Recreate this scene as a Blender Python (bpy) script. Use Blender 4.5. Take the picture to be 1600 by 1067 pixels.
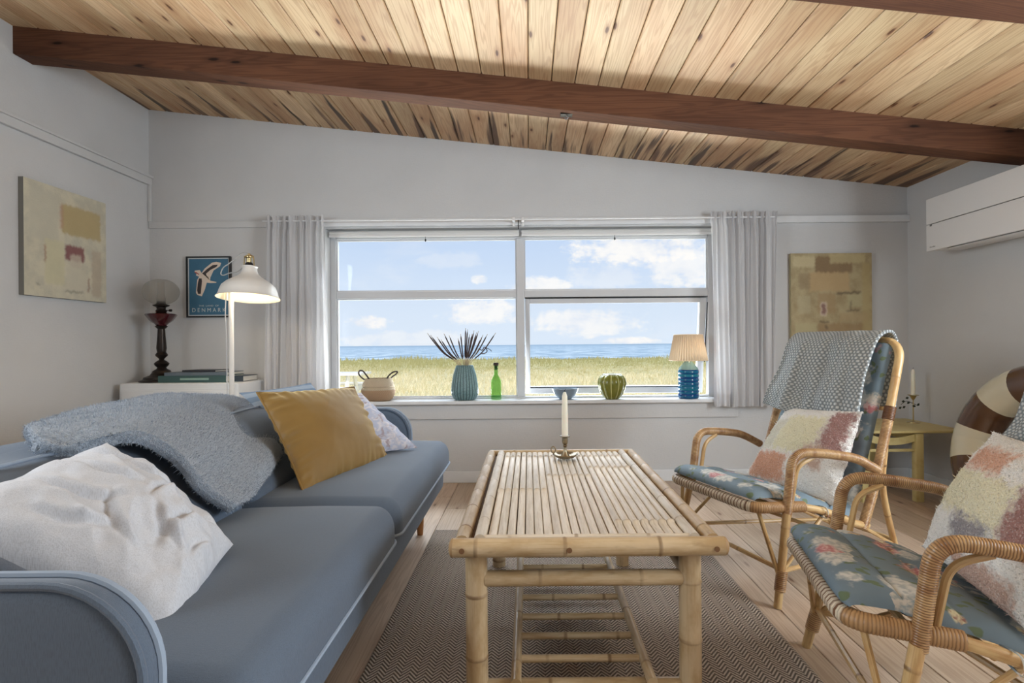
import bpy, math, random
from mathutils import Vector, Matrix, noise
R = random.Random(7)
PI = math.pi
for o in list(bpy.data.objects): bpy.data.objects.remove(o)
SC = bpy.context.scene
COL = SC.collection
H = .91; F = 850.; CX = 826.; CY = 538.4; SR = .0085   # eye height, focal length in pixels, vanishing point, roll
D = 3.61                                               # distance to the window wall
XL, XR = -2.51, 2.52                                   # side walls
def zc(x): return 2.49 - .111 * (x - XL)               # underside of the sloping ceiling

# ------------------------------------------------------------------ camera
cd = bpy.data.cameras.new('camera'); cam = bpy.data.objects.new('camera', cd); COL.objects.link(cam)
cam.location = (0, 0, H); cam.rotation_euler = (PI / 2, SR, 0)
cd.sensor_width = 36; cd.lens = F / 1600 * 36
cd.shift_x = -(CX - 800) / 1600; cd.shift_y = (CY - 533.5) / 1600
cd.clip_start = .02; cd.clip_end = 30000
SC.camera = cam
def P(px, py, Y):
    dx, dy = px - CX, py - CY
    return Vector(((dx + dy * SR) * Y / F, Y, H - (dy - dx * SR) * Y / F))
def PX(px, py, X):
    dx, dy = px - CX, py - CY
    return P(px, py, X * F / (dx + dy * SR))

# ------------------------------------------------------------------ light
SKY_STRENGTH = 1.0
SUN = 3.0
WIN_TOP = 800.
WIN_LOW = 330.
REAR = 7.
SIDE = 50.
SC.view_settings.view_transform = 'Standard'; SC.view_settings.look = 'None'
SC.view_settings.gamma = 1; SC.view_settings.use_curve_mapping = False
SC.view_settings.exposure = 0.0

def lin(c):
    return tuple((x / 12.92 if x <= .04045 else ((x + .055) / 1.055) ** 2.4) for x in [v / 255. for v in c[:3]]) + (1,)

class NT:
    """small node helper"""
    def __init__(s, tree): s.t = tree; s.n = tree.nodes; s.l = tree.links
    def new(s, typ, **k):
        n = s.n.new(typ)
        for a, b in k.items(): setattr(n, a, b)
        return n
    def set(s, sock, v):
        if v is None: return
        if isinstance(v, bpy.types.NodeSocket): s.l.new(v, sock)
        else:
            try: sock.default_value = v
            except Exception: sock.default_value = tuple(v)[:3]
    def math(s, op, a, b=None, c=None, clamp=False):
        n = s.new('ShaderNodeMath', operation=op, use_clamp=clamp)
        s.set(n.inputs[0], a); s.set(n.inputs[1], b)
        if c is not None: s.set(n.inputs[2], c)
        return n.outputs[0]
    def mix(s, f, a, b, mode='MIX'):
        n = s.new('ShaderNodeMix', data_type='RGBA', blend_type=mode)
        s.set(n.inputs[0], f); s.set(n.inputs[6], a); s.set(n.inputs[7], b)
        return n.outputs[2]
    def noise(s, vec, scale=5, detail=3, rough=.5, dist=0, d='3D'):
        n = s.new('ShaderNodeTexNoise', noise_dimensions=d)
        s.set(n.inputs['Vector'], vec); s.set(n.inputs['Scale'], scale)
        n.inputs['Detail'].default_value = detail; n.inputs['Roughness'].default_value = rough
        n.inputs['Distortion'].default_value = dist
        return n.outputs['Fac']
    def vor(s, vec, scale, feature='F1', rnd=1, dim='3D'):
        n = s.new('ShaderNodeTexVoronoi', feature=feature, voronoi_dimensions=dim)
        s.set(n.inputs['Vector'], vec); n.inputs['Scale'].default_value = scale
        n.inputs['Randomness'].default_value = rnd
        return n
    def ramp(s, f, lo, hi, a=0., b=1.):
        n = s.new('ShaderNodeMapRange', interpolation_type='SMOOTHSTEP')
        s.set(n.inputs[0], f); n.inputs[1].default_value = lo; n.inputs[2].default_value = hi
        n.inputs[3].default_value = a; n.inputs[4].default_value = b
        return n.outputs[0]
    def mapv(s, vec, scale=(1, 1, 1), loc=(0, 0, 0), rot=(0, 0, 0)):
        n = s.new('ShaderNodeMapping')
        s.set(n.inputs[0], vec); n.inputs['Scale'].default_value = scale
        s.set(n.inputs['Location'], loc); n.inputs['Rotation'].default_value = rot
        return n.outputs[0]
    def sep(s, v):
        n = s.new('ShaderNodeSeparateXYZ'); s.set(n.inputs[0], v); return n.outputs
    def comb(s, x, y, z):
        n = s.new('ShaderNodeCombineXYZ'); s.set(n.inputs[0], x); s.set(n.inputs[1], y); s.set(n.inputs[2], z); return n.outputs[0]
    def pos(s): return s.new('ShaderNodeNewGeometry').outputs['Position']
    def obj(s): return s.new('ShaderNodeTexCoord').outputs['Object']
    def uv(s): return s.new('ShaderNodeTexCoord').outputs['UV']
    def rnd(s): return s.new('ShaderNodeObjectInfo').outputs['Random']
    def attr(s): return s.new('ShaderNodeAttribute', attribute_name='m').outputs['Fac']

MATS = {}
def mat(name, fn=None, col=(200, 200, 200), rough=.6, metal=0, bump=None, **kw):
    if name in MATS: return MATS[name]
    m = bpy.data.materials.new(name); m.use_nodes = True
    t = NT(m.node_tree); b = t.n['Principled BSDF']
    b.inputs['Base Color'].default_value = lin(col); b.inputs['Roughness'].default_value = rough
    b.inputs['Metallic'].default_value = metal
    for k, v in kw.items(): b.inputs[k.replace('_', ' ')].default_value = v
    if fn:
        r = fn(t, b) or {}
        if 'col' in r: t.set(b.inputs['Base Color'], r['col'])
        if 'rough' in r: t.set(b.inputs['Roughness'], r['rough'])
        if 'h' in r:
            bn = t.new('ShaderNodeBump'); bn.inputs['Strength'].default_value = r.get('s', .5)
            bn.inputs['Distance'].default_value = r.get('d', .01); t.set(bn.inputs['Height'], r['h'])
            t.l.new(bn.outputs[0], b.inputs['Normal'])
    MATS[name] = m
    return m

# world: blue sky with scattered fair-weather clouds, paler to the horizon
def make_world():
    w = bpy.data.worlds.new('sky'); SC.world = w; w.use_nodes = True
    t = NT(w.node_tree); bg = t.n['Background']
    v = t.new('ShaderNodeTexCoord').outputs['Generated']
    x, y, z = t.sep(v)
    ay = t.math('MAXIMUM', t.math('ABSOLUTE', y), .15)
    sx = t.math('DIVIDE', x, ay); sz = t.math('DIVIDE', z, ay)
    base = t.mix(t.ramp(z, .0, .30), lin((222, 236, 252)), lin((186, 212, 247)))
    vec = t.comb(sx, 0., t.math('MULTIPLY', sz, 1.6))
    n1 = t.noise(vec, 15, 6, .6); n2 = t.noise(vec, 55, 5, .6)
    wob = t.math('ADD', t.math('MULTIPLY', t.math('SUBTRACT', n1, .47), 4.0), t.math('MULTIPLY', t.math('SUBTRACT', n2, .5), 2.))
    tot = None
    for (px, py, rx, ry, a) in [(577, 500, 32, 12, 1.), (752, 487, 62, 20, .9), (750, 436, 13, 9, .9), (842, 446, 46, 14, .9),
                                (915, 502, 85, 22, .8), (1000, 390, 112, 28, 1.), (1075, 412, 70, 38, .8), (985, 535, 42, 6, 1.),
                                (640, 528, 110, 14, .45), (945, 432, 60, 20, .35), (700, 405, 50, 14, .25), (1250, 440, 120, 40, .8), (330, 400, 140, 40, .6)]:
        ex = t.math('DIVIDE', t.math('SUBTRACT', sx, (px - CX) / F), rx / F)
        ez = t.math('DIVIDE', t.math('SUBTRACT', sz, -(py - CY - (px - CX) * SR) / F), ry / F)
        d = t.math('ADD', t.math('MULTIPLY', ex, ex), t.math('MULTIPLY', ez, ez))
        c = t.math('SUBTRACT', 1.15, t.math('ADD', d, t.math('MULTIPLY', wob, -1.)))
        c = t.math('MULTIPLY', t.ramp(c, -.1, 1.), a)
        tot = c if tot is None else t.math('MAXIMUM', tot, c)
    wisp = t.math('MULTIPLY', t.ramp(t.noise(t.comb(t.math('MULTIPLY', sx, 1.), 0., t.math('MULTIPLY', sz, 3.)), 3.5, 5, .6), .5, .8), .5)
    tot = t.math('MAXIMUM', tot, wisp)
    shade = t.mix(t.ramp(n1, .3, .6), lin((232, 238, 248)), lin((255, 254, 252)))
    col = t.mix(tot, base, shade)
    t.set(bg.inputs[0], col); bg.inputs[1].default_value = SKY_STRENGTH
make_world()
def light(name, typ, loc, target, energy, size=(1, 1), color=(1, 1, 1), **k):
    l = bpy.data.lights.new(name, typ); l.energy = energy; l.color = color
    if typ == 'AREA': l.shape = 'RECTANGLE'; l.size, l.size_y = size
    for a, b in k.items(): setattr(l, a, b)
    o = bpy.data.objects.new(name, l); COL.objects.link(o); o.location = loc
    o.rotation_euler = (Vector(target) - Vector(loc)).to_track_quat('-Z', 'Y').to_euler()
    return o
light('sun', 'SUN', (-20, -30, 40), (0, 8, 0), SUN, color=(1, .95, .86), angle=.02)
light('sky_fill_above_window', 'AREA', (0, 5.3, 3.6), (0, 2.6, .55), WIN_TOP, (5.5, 2.4), (.84, .93, 1))  # added lamp outside, boosts the sky's light coming through the window
light('bounce_fill_below_window', 'AREA', (0, 4.55, .12), (0, 3.0, 2.0), WIN_LOW, (3.6, 1.0), (.90, .96, 1))  # added upward lamp, stands in for light bounced off the ground
light('rear_fill_light', 'AREA', (.4, -2.45, 1.35), (.1, 2, 1.0), REAR, (3.6, 1.7), (.88, .95, 1), specular_factor=0.)  # added fill lamp in front of the solid rear wall
light('side_fill_light', 'AREA', (-2.47, .75, 1.45), (2.5, .85, 1.0), SIDE, (1.5, 1.1), (.86, .94, 1))  # added fill lamp at the left wall, which has no opening
light('side_fill_light', 'AREA', (2.48, .75, 1.25), (-2.5, .85, .9), SIDE * 1.7, (1.5, .95), (.86, .94, 1), specular_factor=0.)  # added fill lamp at the solid right wall, brightens the left side

# ------------------------------------------------------------------ mesh helpers
class MB:
    def __init__(s): s.v = []; s.f = []; s.uv = {}; s.m = []
    def add(s, verts, faces, uvs=None, m=0.):
        o = len(s.v); s.v += [Vector(p) for p in verts]
        s.m += (list(m) if isinstance(m, (list, tuple)) else [m] * len(verts))
        for i, f in enumerate(faces):
            if uvs: s.uv[len(s.f)] = uvs[i]
            s.f.append(tuple(j + o for j in f))
        return s
    def box(s, x0, x1, y0, y1, z0, z1, M=None, ch=0):
        if ch:
            return s.rbox(x0, x1, y0, y1, z0, z1, ch, 1, M=M)
        vs = [Vector((x, y, z)) for z in (z0, z1) for y in (y0, y1) for x in (x0, x1)]
        if M: vs = [M @ v for v in vs]
        return s.add(vs, [(0, 2, 3, 1), (4, 5, 7, 6), (0, 1, 5, 4), (2, 6, 7, 3), (0, 4, 6, 2), (1, 3, 7, 5)])
    def rbox(s, x0, x1, y0, y1, z0, z1, r, n=3, seg=1, M=None, fn=None, segs=None):
        """box with rounded edges; seg = divisions of the flat parts"""
        c = Vector(((x0 + x1) / 2, (y0 + y1) / 2, (z0 + z1) / 2)); hs = Vector(((x1 - x0) / 2, (y1 - y0) / 2, (z1 - z0) / 2))
        rr = r if isinstance(r, (tuple, list)) else (r, r, r)
        sg = segs or (seg, seg, seg)
        ax = []
        for k in range(3):
            R_ = min(rr[k], hs[k] * .999); a = []
            for i in range(n + 1): a.append((-1, i / n))         # (side, angle fraction)
            inn = hs[k] - R_
            pts = [(-(inn + R_ * math.tan((1 - i / n) * PI / 4)), 0) for i in range(n)] 
            pts += [(-inn + 2 * inn * i / sg[k], 0) for i in range(sg[k] + 1)]
            pts += [(inn + R_ * math.tan((i + 1) / n * PI / 4), 0) for i in range(n)]
            ax.append([p[0] for p in pts])
        def shape(p):
            q = Vector(p); inn = Vector([hs[k] - min(rr[k], hs[k] * .999) for k in range(3)])
            core = Vector([max(-inn[k], min(inn[k], q[k])) for k in range(3)])
            d = Vector([(q[k] - core[k]) / min(rr[k], hs[k] * .999) for k in range(3)])
            L = d.length
            if L > 1e-9:
                d = d / L
                q = core + Vector([d[k] * min(rr[k], hs[k] * .999) for k in range(3)])
            q = q + c
            if fn: q = fn(q)
            return M @ q if M else q
        idx = {}; vs = []; fs = []
        def vid(p):
            key = tuple(round(t, 6) for t in p)
            if key not in idx: idx[key] = len(vs); vs.append(shape(p))
            return idx[key]
        for k in range(3):
            a, b = (k + 1) % 3, (k + 2) % 3
            for sd in (-1, 1):
                for i in range(len(ax[a]) - 1):
                    for j in range(len(ax[b]) - 1):
                        q = []
                        for (ii, jj) in ((0, 0), (1, 0), (1, 1), (0, 1)):
                            p = [0, 0, 0]; p[k] = sd * hs[k]; p[a] = ax[a][i + ii]; p[b] = ax[b][j + jj]
                            q.append(vid(p))
                        if sd < 0: q.reverse()
                        fs.append(tuple(q))
        return s.add(vs, fs)
    def tube(s, pts, r, seg=10, cap=True, closed=False, flat=1.0, nodes=(), m=None):
        """pts with radius r (number or list); nodes = distances along at which bamboo rings stand"""
        pts = [Vector(p) for p in pts]; n = len(pts)
        rs = list(r) if isinstance(r, (list, tuple)) else [r] * n
        ms = list(m) if m is not None else [0.] * n
        L = [0.]
        for i in range(1, n): L.append(L[-1] + (pts[i] - pts[i - 1]).length)
        if nodes:
            st = sorted(set([(d, k) for nd in nodes for d, k in ((nd - .006, 0), (nd - .0025, 1), (nd, 2), (nd + .0025, 1), (nd + .006, 0)) if 0 < d < L[-1]] + [(l, -1) for l in L]))
            np_, nr, nm, nl = [], [], [], []
            for d, k in st:
                i = max(0, min(n - 2, next((q - 1 for q in range(1, n) if L[q] >= d - 1e-9), n - 2)))
                f = (d - L[i]) / max(1e-9, L[i + 1] - L[i])
                np_.append(pts[i].lerp(pts[i + 1], f)); rad = rs[i] * (1 - f) + rs[i + 1] * f
                nr.append(rad * (1.0 if k <= 0 else 1.035 if k == 1 else 1.07)); nm.append(1. if k > 0 else 0.); nl.append(d)
            pts, rs, ms, L, n = np_, nr, nm, nl, len(np_)
        T = []
        for i in range(n):
            a = pts[(i - 1) % n] if (i > 0 or closed) else pts[i]; b = pts[(i + 1) % n] if (i < n - 1 or closed) else pts[i]
            T.append((b - a).normalized() if (b - a).length > 1e-9 else Vector((0, 0, 1)))
        up = Vector((0, 0, 1)) if abs(T[0].z) < .9 else Vector((1, 0, 0))
        N = (up - T[0] * up.dot(T[0])).normalized(); vs = []; mm = []
        for i in range(n):
            N = (N - T[i] * N.dot(T[i])).normalized(); B = T[i].cross(N)
            for j in range(seg):
                a = 2 * PI * j / seg
                vs.append(pts[i] + (N * math.cos(a) * flat + B * math.sin(a)) * rs[i]); mm.append(ms[i])
        fs = []; uvs = []
        for i in range(n if closed else n - 1):
            for j in range(seg):
                k = (i + 1) % n; j2 = (j + 1) % seg
                fs.append((i * seg + j, i * seg + j2, k * seg + j2, k * seg + j))
                l1 = L[k] if k else L[-1] + (pts[0] - pts[-1]).length
                uvs.append([(L[i], j / seg), (L[i], (j + 1) / seg), (l1, (j + 1) / seg), (l1, j / seg)])
        if cap and not closed:
            fs.append(tuple(reversed(range(seg)))); uvs.append([(0, 0)] * seg)
            fs.append(tuple(range((n - 1) * seg, n * seg))); uvs.append([(L[-1], 0)] * seg)
        return s.add(vs, fs, uvs, mm)
    def lathe(s, prof, c, seg=24, fn=None):
        vs = []; fs = []; n = len(prof); uvs = []
        c = Vector(c)
        for i, (r, z) in enumerate(prof):
            for j in range(seg):
                a = 2 * PI * j / seg; rr = fn(r, z, a) if fn else r
                vs.append(c + Vector((rr * math.cos(a), rr * math.sin(a), z)))
        for i in range(n - 1):
            for j in range(seg):
                j2 = (j + 1) % seg
                fs.append((i * seg + j, i * seg + j2, (i + 1) * seg + j2, (i + 1) * seg + j))
                uvs.append([(j / seg, prof[i][1]), ((j + 1) / seg, prof[i][1]), ((j + 1) / seg, prof[i + 1][1]), (j / seg, prof[i + 1][1])])
        if prof[0][0] > 1e-4: fs.append(tuple(reversed(range(seg)))); uvs.append([(0, 0)] * seg)
        if prof[-1][0] > 1e-4: fs.append(tuple(range((n - 1) * seg, n * seg))); uvs.append([(0, 0)] * seg)
        return s.add(vs, fs, uvs)
    def grid(s, fn, nu, nv, closed_u=False):
        vs = [fn(i / nu, j / nv) for i in range(nu + 1) for j in range(nv + 1)]
        fs = []; uvs = []
        for i in range(nu):
            for j in range(nv):
                a = i * (nv + 1) + j; fs.append((a, a + nv + 1, a + nv + 2, a + 1))
                uvs.append([(i / nu, j / nv), ((i + 1) / nu, j / nv), ((i + 1) / nu, (j + 1) / nv), (i / nu, (j + 1) / nv)])
        return s.add(vs, fs, uvs)
    def extrude_poly(s, poly, d, M):
        """flat outline (x,y) thickened by d along local z, placed by M"""
        n = len(poly); vs = [M @ Vector((x, y, 0)) for x, y in poly] + [M @ Vector((x, y, d)) for x, y in poly]
        fs = [tuple(reversed(range(n))), tuple(range(n, 2 * n))] + [(i, (i + 1) % n, n + (i + 1) % n, n + i) for i in range(n)]
        uv = [[poly[i] for i in reversed(range(n))], [poly[i] for i in range(n)]] + [[poly[i], poly[(i + 1) % n], poly[(i + 1) % n], poly[i]] for i in range(n)]
        return s.add(vs, fs, uv)

def obj(name, mb, m, parent=None, smooth=True, local=False, bevel=0, label=None, solid=0, sharp=40):
    me = bpy.data.meshes.new(name)
    vs = mb.v
    if parent is not None and not local:
        W = Matrix.Identity(4); p = parent; chain = []
        while p is not None: chain.append(p); p = p.parent
        for p in reversed(chain): W = W @ Matrix.LocRotScale(p.location, p.rotation_euler, p.scale)
        Wi = W.inverted(); vs = [Wi @ v for v in vs]
    me.from_pydata(vs, [], mb.f)
    if mb.uv:
        ul = me.uv_layers.new(name='UVMap')
        for p in me.polygons:
            u = mb.uv.get(p.index)
            if u:
                for k, li in enumerate(p.loop_indices): ul.data[li].uv = u[k]
    if any(mb.m):
        at = me.attributes.new('m', 'FLOAT', 'POINT')
        for i, x in enumerate(mb.m): at.data[i].value = x
    me.materials.append(m)
    if smooth:
        me.polygons.foreach_set('use_smooth', [True] * len(me.polygons))
        me.set_sharp_from_angle(angle=math.radians(sharp))
    me.update()
    o = bpy.data.objects.new(name, me); COL.objects.link(o)
    if parent is not None: o.parent = parent
    if solid:
        md = o.modifiers.new('solid', 'SOLIDIFY'); md.thickness = solid; md.offset = 0
    if bevel:
        md = o.modifiers.new('bevel', 'BEVEL'); md.width = bevel; md.segments = 2; md.limit_method = 'ANGLE'
    if label: o['label'] = label
    return o
def tag(o, label, cat, group=None):
    o['label'] = label; o['category'] = cat
    if group: o['group'] = group
    return o
def thing(name, label, cat, loc=(0, 0, 0), rz=0, group=None):
    o = bpy.data.objects.new(name, None); COL.objects.link(o); o.empty_display_size = .05
    o.location = loc; o.rotation_euler = (0, 0, rz)
    return tag(o, label, cat, group)
def struct(name, mb, m, parent=None, **k):
    o = obj(name, mb, m, parent, **k)
    if parent is None: o['kind'] = 'structure'
    return o
def catmull(pts, n=8, closed=False):
    pts = [Vector(p) for p in pts]; out = []; N = len(pts)
    rng = range(N) if closed else range(N - 1)
    g = (lambda i: pts[i % N]) if closed else (lambda i: pts[max(0, min(N - 1, i))])
    for i in rng:
        p0, p1, p2, p3 = g(i - 1), g(i), g(i + 1), g(i + 2)
        for k in range(n):
            t = k / n
            out.append(.5 * ((2 * p1) + (p2 - p0) * t + (2 * p0 - 5 * p1 + 4 * p2 - p3) * t * t + (3 * p1 - p0 - 3 * p2 + p3) * t ** 3))
    if not closed: out.append(pts[-1])
    return out
def fillet(pts, r, n=6):
    """polyline with rounded corners"""
    pts = [Vector(p) for p in pts]; out = [pts[0]]
    rr = r if isinstance(r, (list, tuple)) else [r] * (len(pts) - 2)
    for i in range(1, len(pts) - 1):
        a, b, c = pts[i - 1], pts[i], pts[i + 1]
        q = min(rr[i - 1], (a - b).length * .49, (c - b).length * .49)
        p, s_ = b + (a - b).normalized() * q, b + (c - b).normalized() * q
        for k in range(n + 1):
            t = k / n; out.append(p * (1 - t) ** 2 + b * 2 * t * (1 - t) + s_ * t * t)
    out.append(pts[-1]); return out
def resample(pts, step):
    pts = [Vector(p) for p in pts]; out = [pts[0]]; acc = 0
    for i in range(1, len(pts)):
        a, b = pts[i - 1], pts[i]; L = (b - a).length
        if L < 1e-9: continue
        d = step - acc
        while d <= L: out.append(a.lerp(b, d / L)); d += step
        acc = L - (d - step)
    if (out[-1] - pts[-1]).length > step * .3: out.append(pts[-1])
    return out
def wrapped(mb, pts, r, pitch=.0052, seg=10):
    """cane wound round a pole: a ridge for every turn"""
    q = resample(pts, pitch / 3)
    mb.tube(q, [r * (1.0, 1.055, 1.055)[i % 3] for i in range(len(q))], seg, m=[(1., 0., 0.)[i % 3] for i in range(len(q))])
def nz(p, s): return noise.noise(Vector(p) * s)

# ------------------------------------------------------------------ materials
def f_wall(t, b):
    p = t.pos()
    n = t.noise(p, 3, 3); w = t.noise(t.mapv(p, (60, 60, 300)), 1, 2); w2 = t.noise(t.mapv(p, (300, 300, 40)), 1, 2)
    col = t.mix(n, lin((196, 197, 198)), lin((208, 209, 210)))
    h = t.math('ADD', t.math('MULTIPLY', w, .5), t.math('MULTIPLY', w2, .5))
    h = t.math('ADD', h, t.math('MULTIPLY', t.noise(p, 9, 3), 1.2))
    return dict(col=col, h=h, s=.35, d=.004, rough=.65)
WALL = mat('wall_paint', f_wall)
def f_white(t, b):
    p = t.pos(); n = t.noise(p, 12, 4)
    return dict(col=t.mix(n, lin((214, 217, 220)), lin((229, 232, 235))), h=n, s=.15, d=.002)
WHITE = mat('white_gloss_paint', f_white, rough=.35)
FRAMEW = mat('window_white', lambda t, b: dict(col=t.mix(t.noise(t.pos(), 5, 2), lin((198, 200, 204)), lin((208, 210, 213)))), rough=.45)
PLASTIC = mat('white_plastic', col=(226, 226, 226), rough=.4)

def wood(t, base1, base2, dark, along='y', gs=1., knots=True, streak=False, offs=True, knot_col=(96, 60, 34), ring=1.):
    p = t.pos()
    x, y, z = t.sep(p)
    r = t.rnd()
    a, c = (x, y) if along == 'y' else (y, x)
    if along == 'x': a = t.math('ADD', y, z)
    if offs: 
        c = t.math('ADD', c, t.math('MULTIPLY', r, 37.)); a2 = t.math('ADD', a, t.math('MULTIPLY', r, 11.))
    else: a2 = a
    v = t.comb(t.math('MULTIPLY', a2, 1.), t.math('MULTIPLY', c, .045), 0.)
    n1 = t.noise(v, 13 * gs, 3, .5, .15)
    rings = t.math('ABSOLUTE', t.math('SINE', t.math('MULTIPLY', n1, 55 * ring)))
    fib = t.noise(t.comb(t.math('MULTIPLY', a2, 260.), t.math('MULTIPLY', c, 6.), 0.), 1, 2)
    tone = t.noise(t.comb(t.math('MULTIPLY', a2, 3.), t.math('MULTIPLY', c, .8), t.math('MULTIPLY', r, 9.)), 1.6, 3)
    col = t.mix(t.ramp(tone, .3, .7), lin(base1), lin(base2))
    col = t.mix(t.math('MULTIPLY', t.ramp(rings, .6, 1.), .30), col, lin(dark))
    col = t.mix(t.math('MULTIPLY', t.ramp(fib, .45, .8), .2), col, lin(dark))
    tint = t.ramp(r, 0, 1, .86, 1.10)
    col = t.mix(1., col, t.comb(tint, tint, t.ramp(r, 0, 1, .82, 1.10)), 'MULTIPLY')
    if knots:
        vv = t.vor(t.comb(t.math('MULTIPLY', a2, 8.5), t.math('MULTIPLY', c, 2.3), 0.), 1., dim='2D')
        k = t.math('ADD', vv.outputs['Distance'], t.math('MULTIPLY', t.math('SUBTRACT', fib, .5), .06))
        halo = t.ramp(k, .03, .20, 1., 0.)
        gate = t.ramp(t.sep(vv.outputs['Color'])[0], .56, .60)
        col = t.mix(t.math('MULTIPLY', t.math('MULTIPLY', halo, gate), .5), col, lin(dark))
        col = t.mix(t.math('MULTIPLY', t.ramp(k, .03, .075, 1., 0.), gate), col, lin(knot_col))
    if streak:   # black water stains that run in from the window wall
        # deeper and wider towards the right-hand side of the room
        sn = t.noise(t.comb(t.math('ADD', t.math('MULTIPLY', x, 13.), t.math('MULTIPLY', t.noise(t.comb(t.math('MULTIPLY', y, 1.2), x, 0.), 1., 2), .7)), t.math('MULTIPLY', y, .55), 0.), 1., 3, .55)
        reach = t.math('ADD', t.ramp(y, 2.7, 3.62, -.15, .09), t.ramp(x, -.5, 1.8, 0., .035))
        s1 = t.ramp(t.math('ADD', sn, reach), .60, .67)
        col = t.mix(t.math('MULTIPLY', s1, .9), col, lin((24, 22, 24)))
        br = t.ramp(t.math('ADD', t.noise(t.comb(t.math('MULTIPLY', x, 9.), t.math('MULTIPLY', y, .9), 3.), 1., 3), t.ramp(y, 2.4, 3.6, -.25, .2)), .48, .75)
        col = t.mix(t.math('MULTIPLY', br, .38), col, lin((140, 96, 64)))
    h = t.math('ADD', t.math('MULTIPLY', rings, .4), fib)
    return dict(col=col, h=h, s=.25, d=.002)
CEIL = mat('ceiling_pine', lambda t, b: wood(t, (196, 158, 120), (220, 194, 156), (148, 100, 64), streak=True), rough=.6)
FLOORW = mat('floor_boards', lambda t, b: wood(t, (184, 160, 138), (202, 180, 160), (146, 118, 96), ring=.8, knot_col=(110, 80, 58)), rough=.42)
BEAM = mat('beam_wood', lambda t, b: wood(t, (92, 60, 45), (114, 76, 56), (58, 36, 27), along='x', gs=.9, knot_col=(36, 22, 16)), rough=.75, Specular_IOR_Level=.2)

def f_bamboo(t, b, pale=(202, 180, 146), mid=(174, 146, 106), node=(112, 80, 50), st=.6):
    uv = t.uv(); u, v, _ = t.sep(uv); r = t.rnd()
    o = t.math('MULTIPLY', r, 50.)
    fib = t.noise(t.comb(t.math('ADD', t.math('MULTIPLY', u, 6.), o), t.math('MULTIPLY', v, 30.), o), 1, 3)
    blot = t.noise(t.comb(t.math('ADD', t.math('MULTIPLY', u, 7.), o), t.math('MULTIPLY', v, 3.), o), 1.2, 4, .6)
    col = t.mix(t.ramp(blot, .35, .7), lin(pale), lin(mid))
    col = t.mix(t.math('MULTIPLY', t.ramp(fib, .5, .75), st), col, lin(mid))
    tint = t.ramp(r, 0, 1, .9, 1.06); col = t.mix(1., col, t.comb(tint, tint, tint), 'MULTIPLY')
    col = t.mix(t.math('MULTIPLY', t.attr(), t.ramp(t.noise(t.comb(t.math('MULTIPLY', u, 14.), t.math('MULTIPLY', v, 2.), o), 1., 2), .3, .7, .1, .8)), col, lin(node))
    col = t.mix(t.math('MULTIPLY', t.ramp(t.noise(t.comb(t.math('MULTIPLY', u, 9.), t.math('MULTIPLY', v, 4.), o), 1.7, 3), .6, .75), .35), col, lin(node))
    return dict(col=col, h=fib, s=.2, d=.001)
BAMBOO = mat('bamboo', f_bamboo, rough=.33)
SLAT = mat('bamboo_slat', lambda t, b: f_bamboo(t, b, (226, 216, 200), (206, 192, 170), (150, 126, 98)), rough=.38)
CANE = mat('rattan_pole', lambda t, b: f_bamboo(t, b, (208, 178, 128), (178, 138, 90), (98, 64, 38)), rough=.32)
def f_wrap(t, b):
    u, v, _ = t.sep(t.uv()); r = t.rnd()
    n = t.noise(t.comb(t.math('MULTIPLY', u, 26.), t.math('MULTIPLY', v, 1.5), t.math('MULTIPLY', r, 20.)), 1., 3, .7)
    col = t.mix(t.ramp(n, .35, .7), lin((198, 162, 116)), lin((150, 108, 70)))
    col = t.mix(t.math('MULTIPLY', t.attr(), .8), col, lin((84, 52, 28)))
    return dict(col=col)
WRAP = mat('cane_wrapping', f_wrap, rough=.34)
def f_weave(t, b):
    u, v, _ = t.sep(t.uv())
    k = t.math('PINGPONG', t.math('MULTIPLY', u, 130.), 1.)
    col = t.mix(t.ramp(k, .2, .45), lin((120, 88, 64)), lin((218, 206, 184)))
    cane = t.mix(t.noise(t.comb(t.math('MULTIPLY', u, 26.), t.math('MULTIPLY', v, 1.5), 0.), 1., 3), lin((198, 162, 116)), lin((150, 108, 70)))
    col = t.mix(t.math('MULTIPLY', t.ramp(u, .20, .205), t.ramp(u, .640, .645, 1, 0)), cane, col)
    col = t.mix(t.math('MULTIPLY', t.attr(), .5), col, lin((84, 52, 28)))
    return dict(col=col)
WEAVE = mat('woven_edge', f_weave, rough=.45)

def f_cloth(c1, c2, scale=900, s=.3, blot=3., d=.001):
    def f(t, b):
        p = t.obj()
        a = t.noise(t.mapv(p, (1, 1, .1)), scale, 1); c = t.noise(t.mapv(p, (.1, 1, 1)), scale, 1)
        n = t.noise(p, blot, 3)
        col = t.mix(n, lin(c1), lin(c2))
        col = t.mix(t.math('MULTIPLY', t.ramp(a, .4, .7), .16), col, (0, 0, 0, 1))
        b.inputs['Sheen Weight'].default_value = .15; b.inputs['Sheen Roughness'].default_value = .5
        return dict(col=col, h=t.math('ADD', a, c), s=s, d=d)
    return f
SOFA = mat('sofa_fabric', f_cloth((86, 100, 118), (98, 113, 132)), rough=.85)
PIPE = mat('piping_fabric', col=(150, 166, 186), rough=.8)
PILW = mat('white_linen', f_cloth((198, 202, 210), (208, 212, 220), 700), rough=.85)
def f_velvet(t, b):
    p = t.obj(); n = t.noise(p, 9, 3)
    b.inputs['Sheen Weight'].default_value = 1.; b.inputs['Sheen Roughness'].default_value = .35
    b.inputs['Sheen Tint'].default_value = lin((250, 226, 165))
    return dict(col=t.mix(n, lin((120, 92, 42)), lin((142, 112, 60))), h=t.noise(p, 60, 3), s=.1, d=.002)
VELVET = mat('mustard_velvet', f_velvet, rough=.6)
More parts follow.
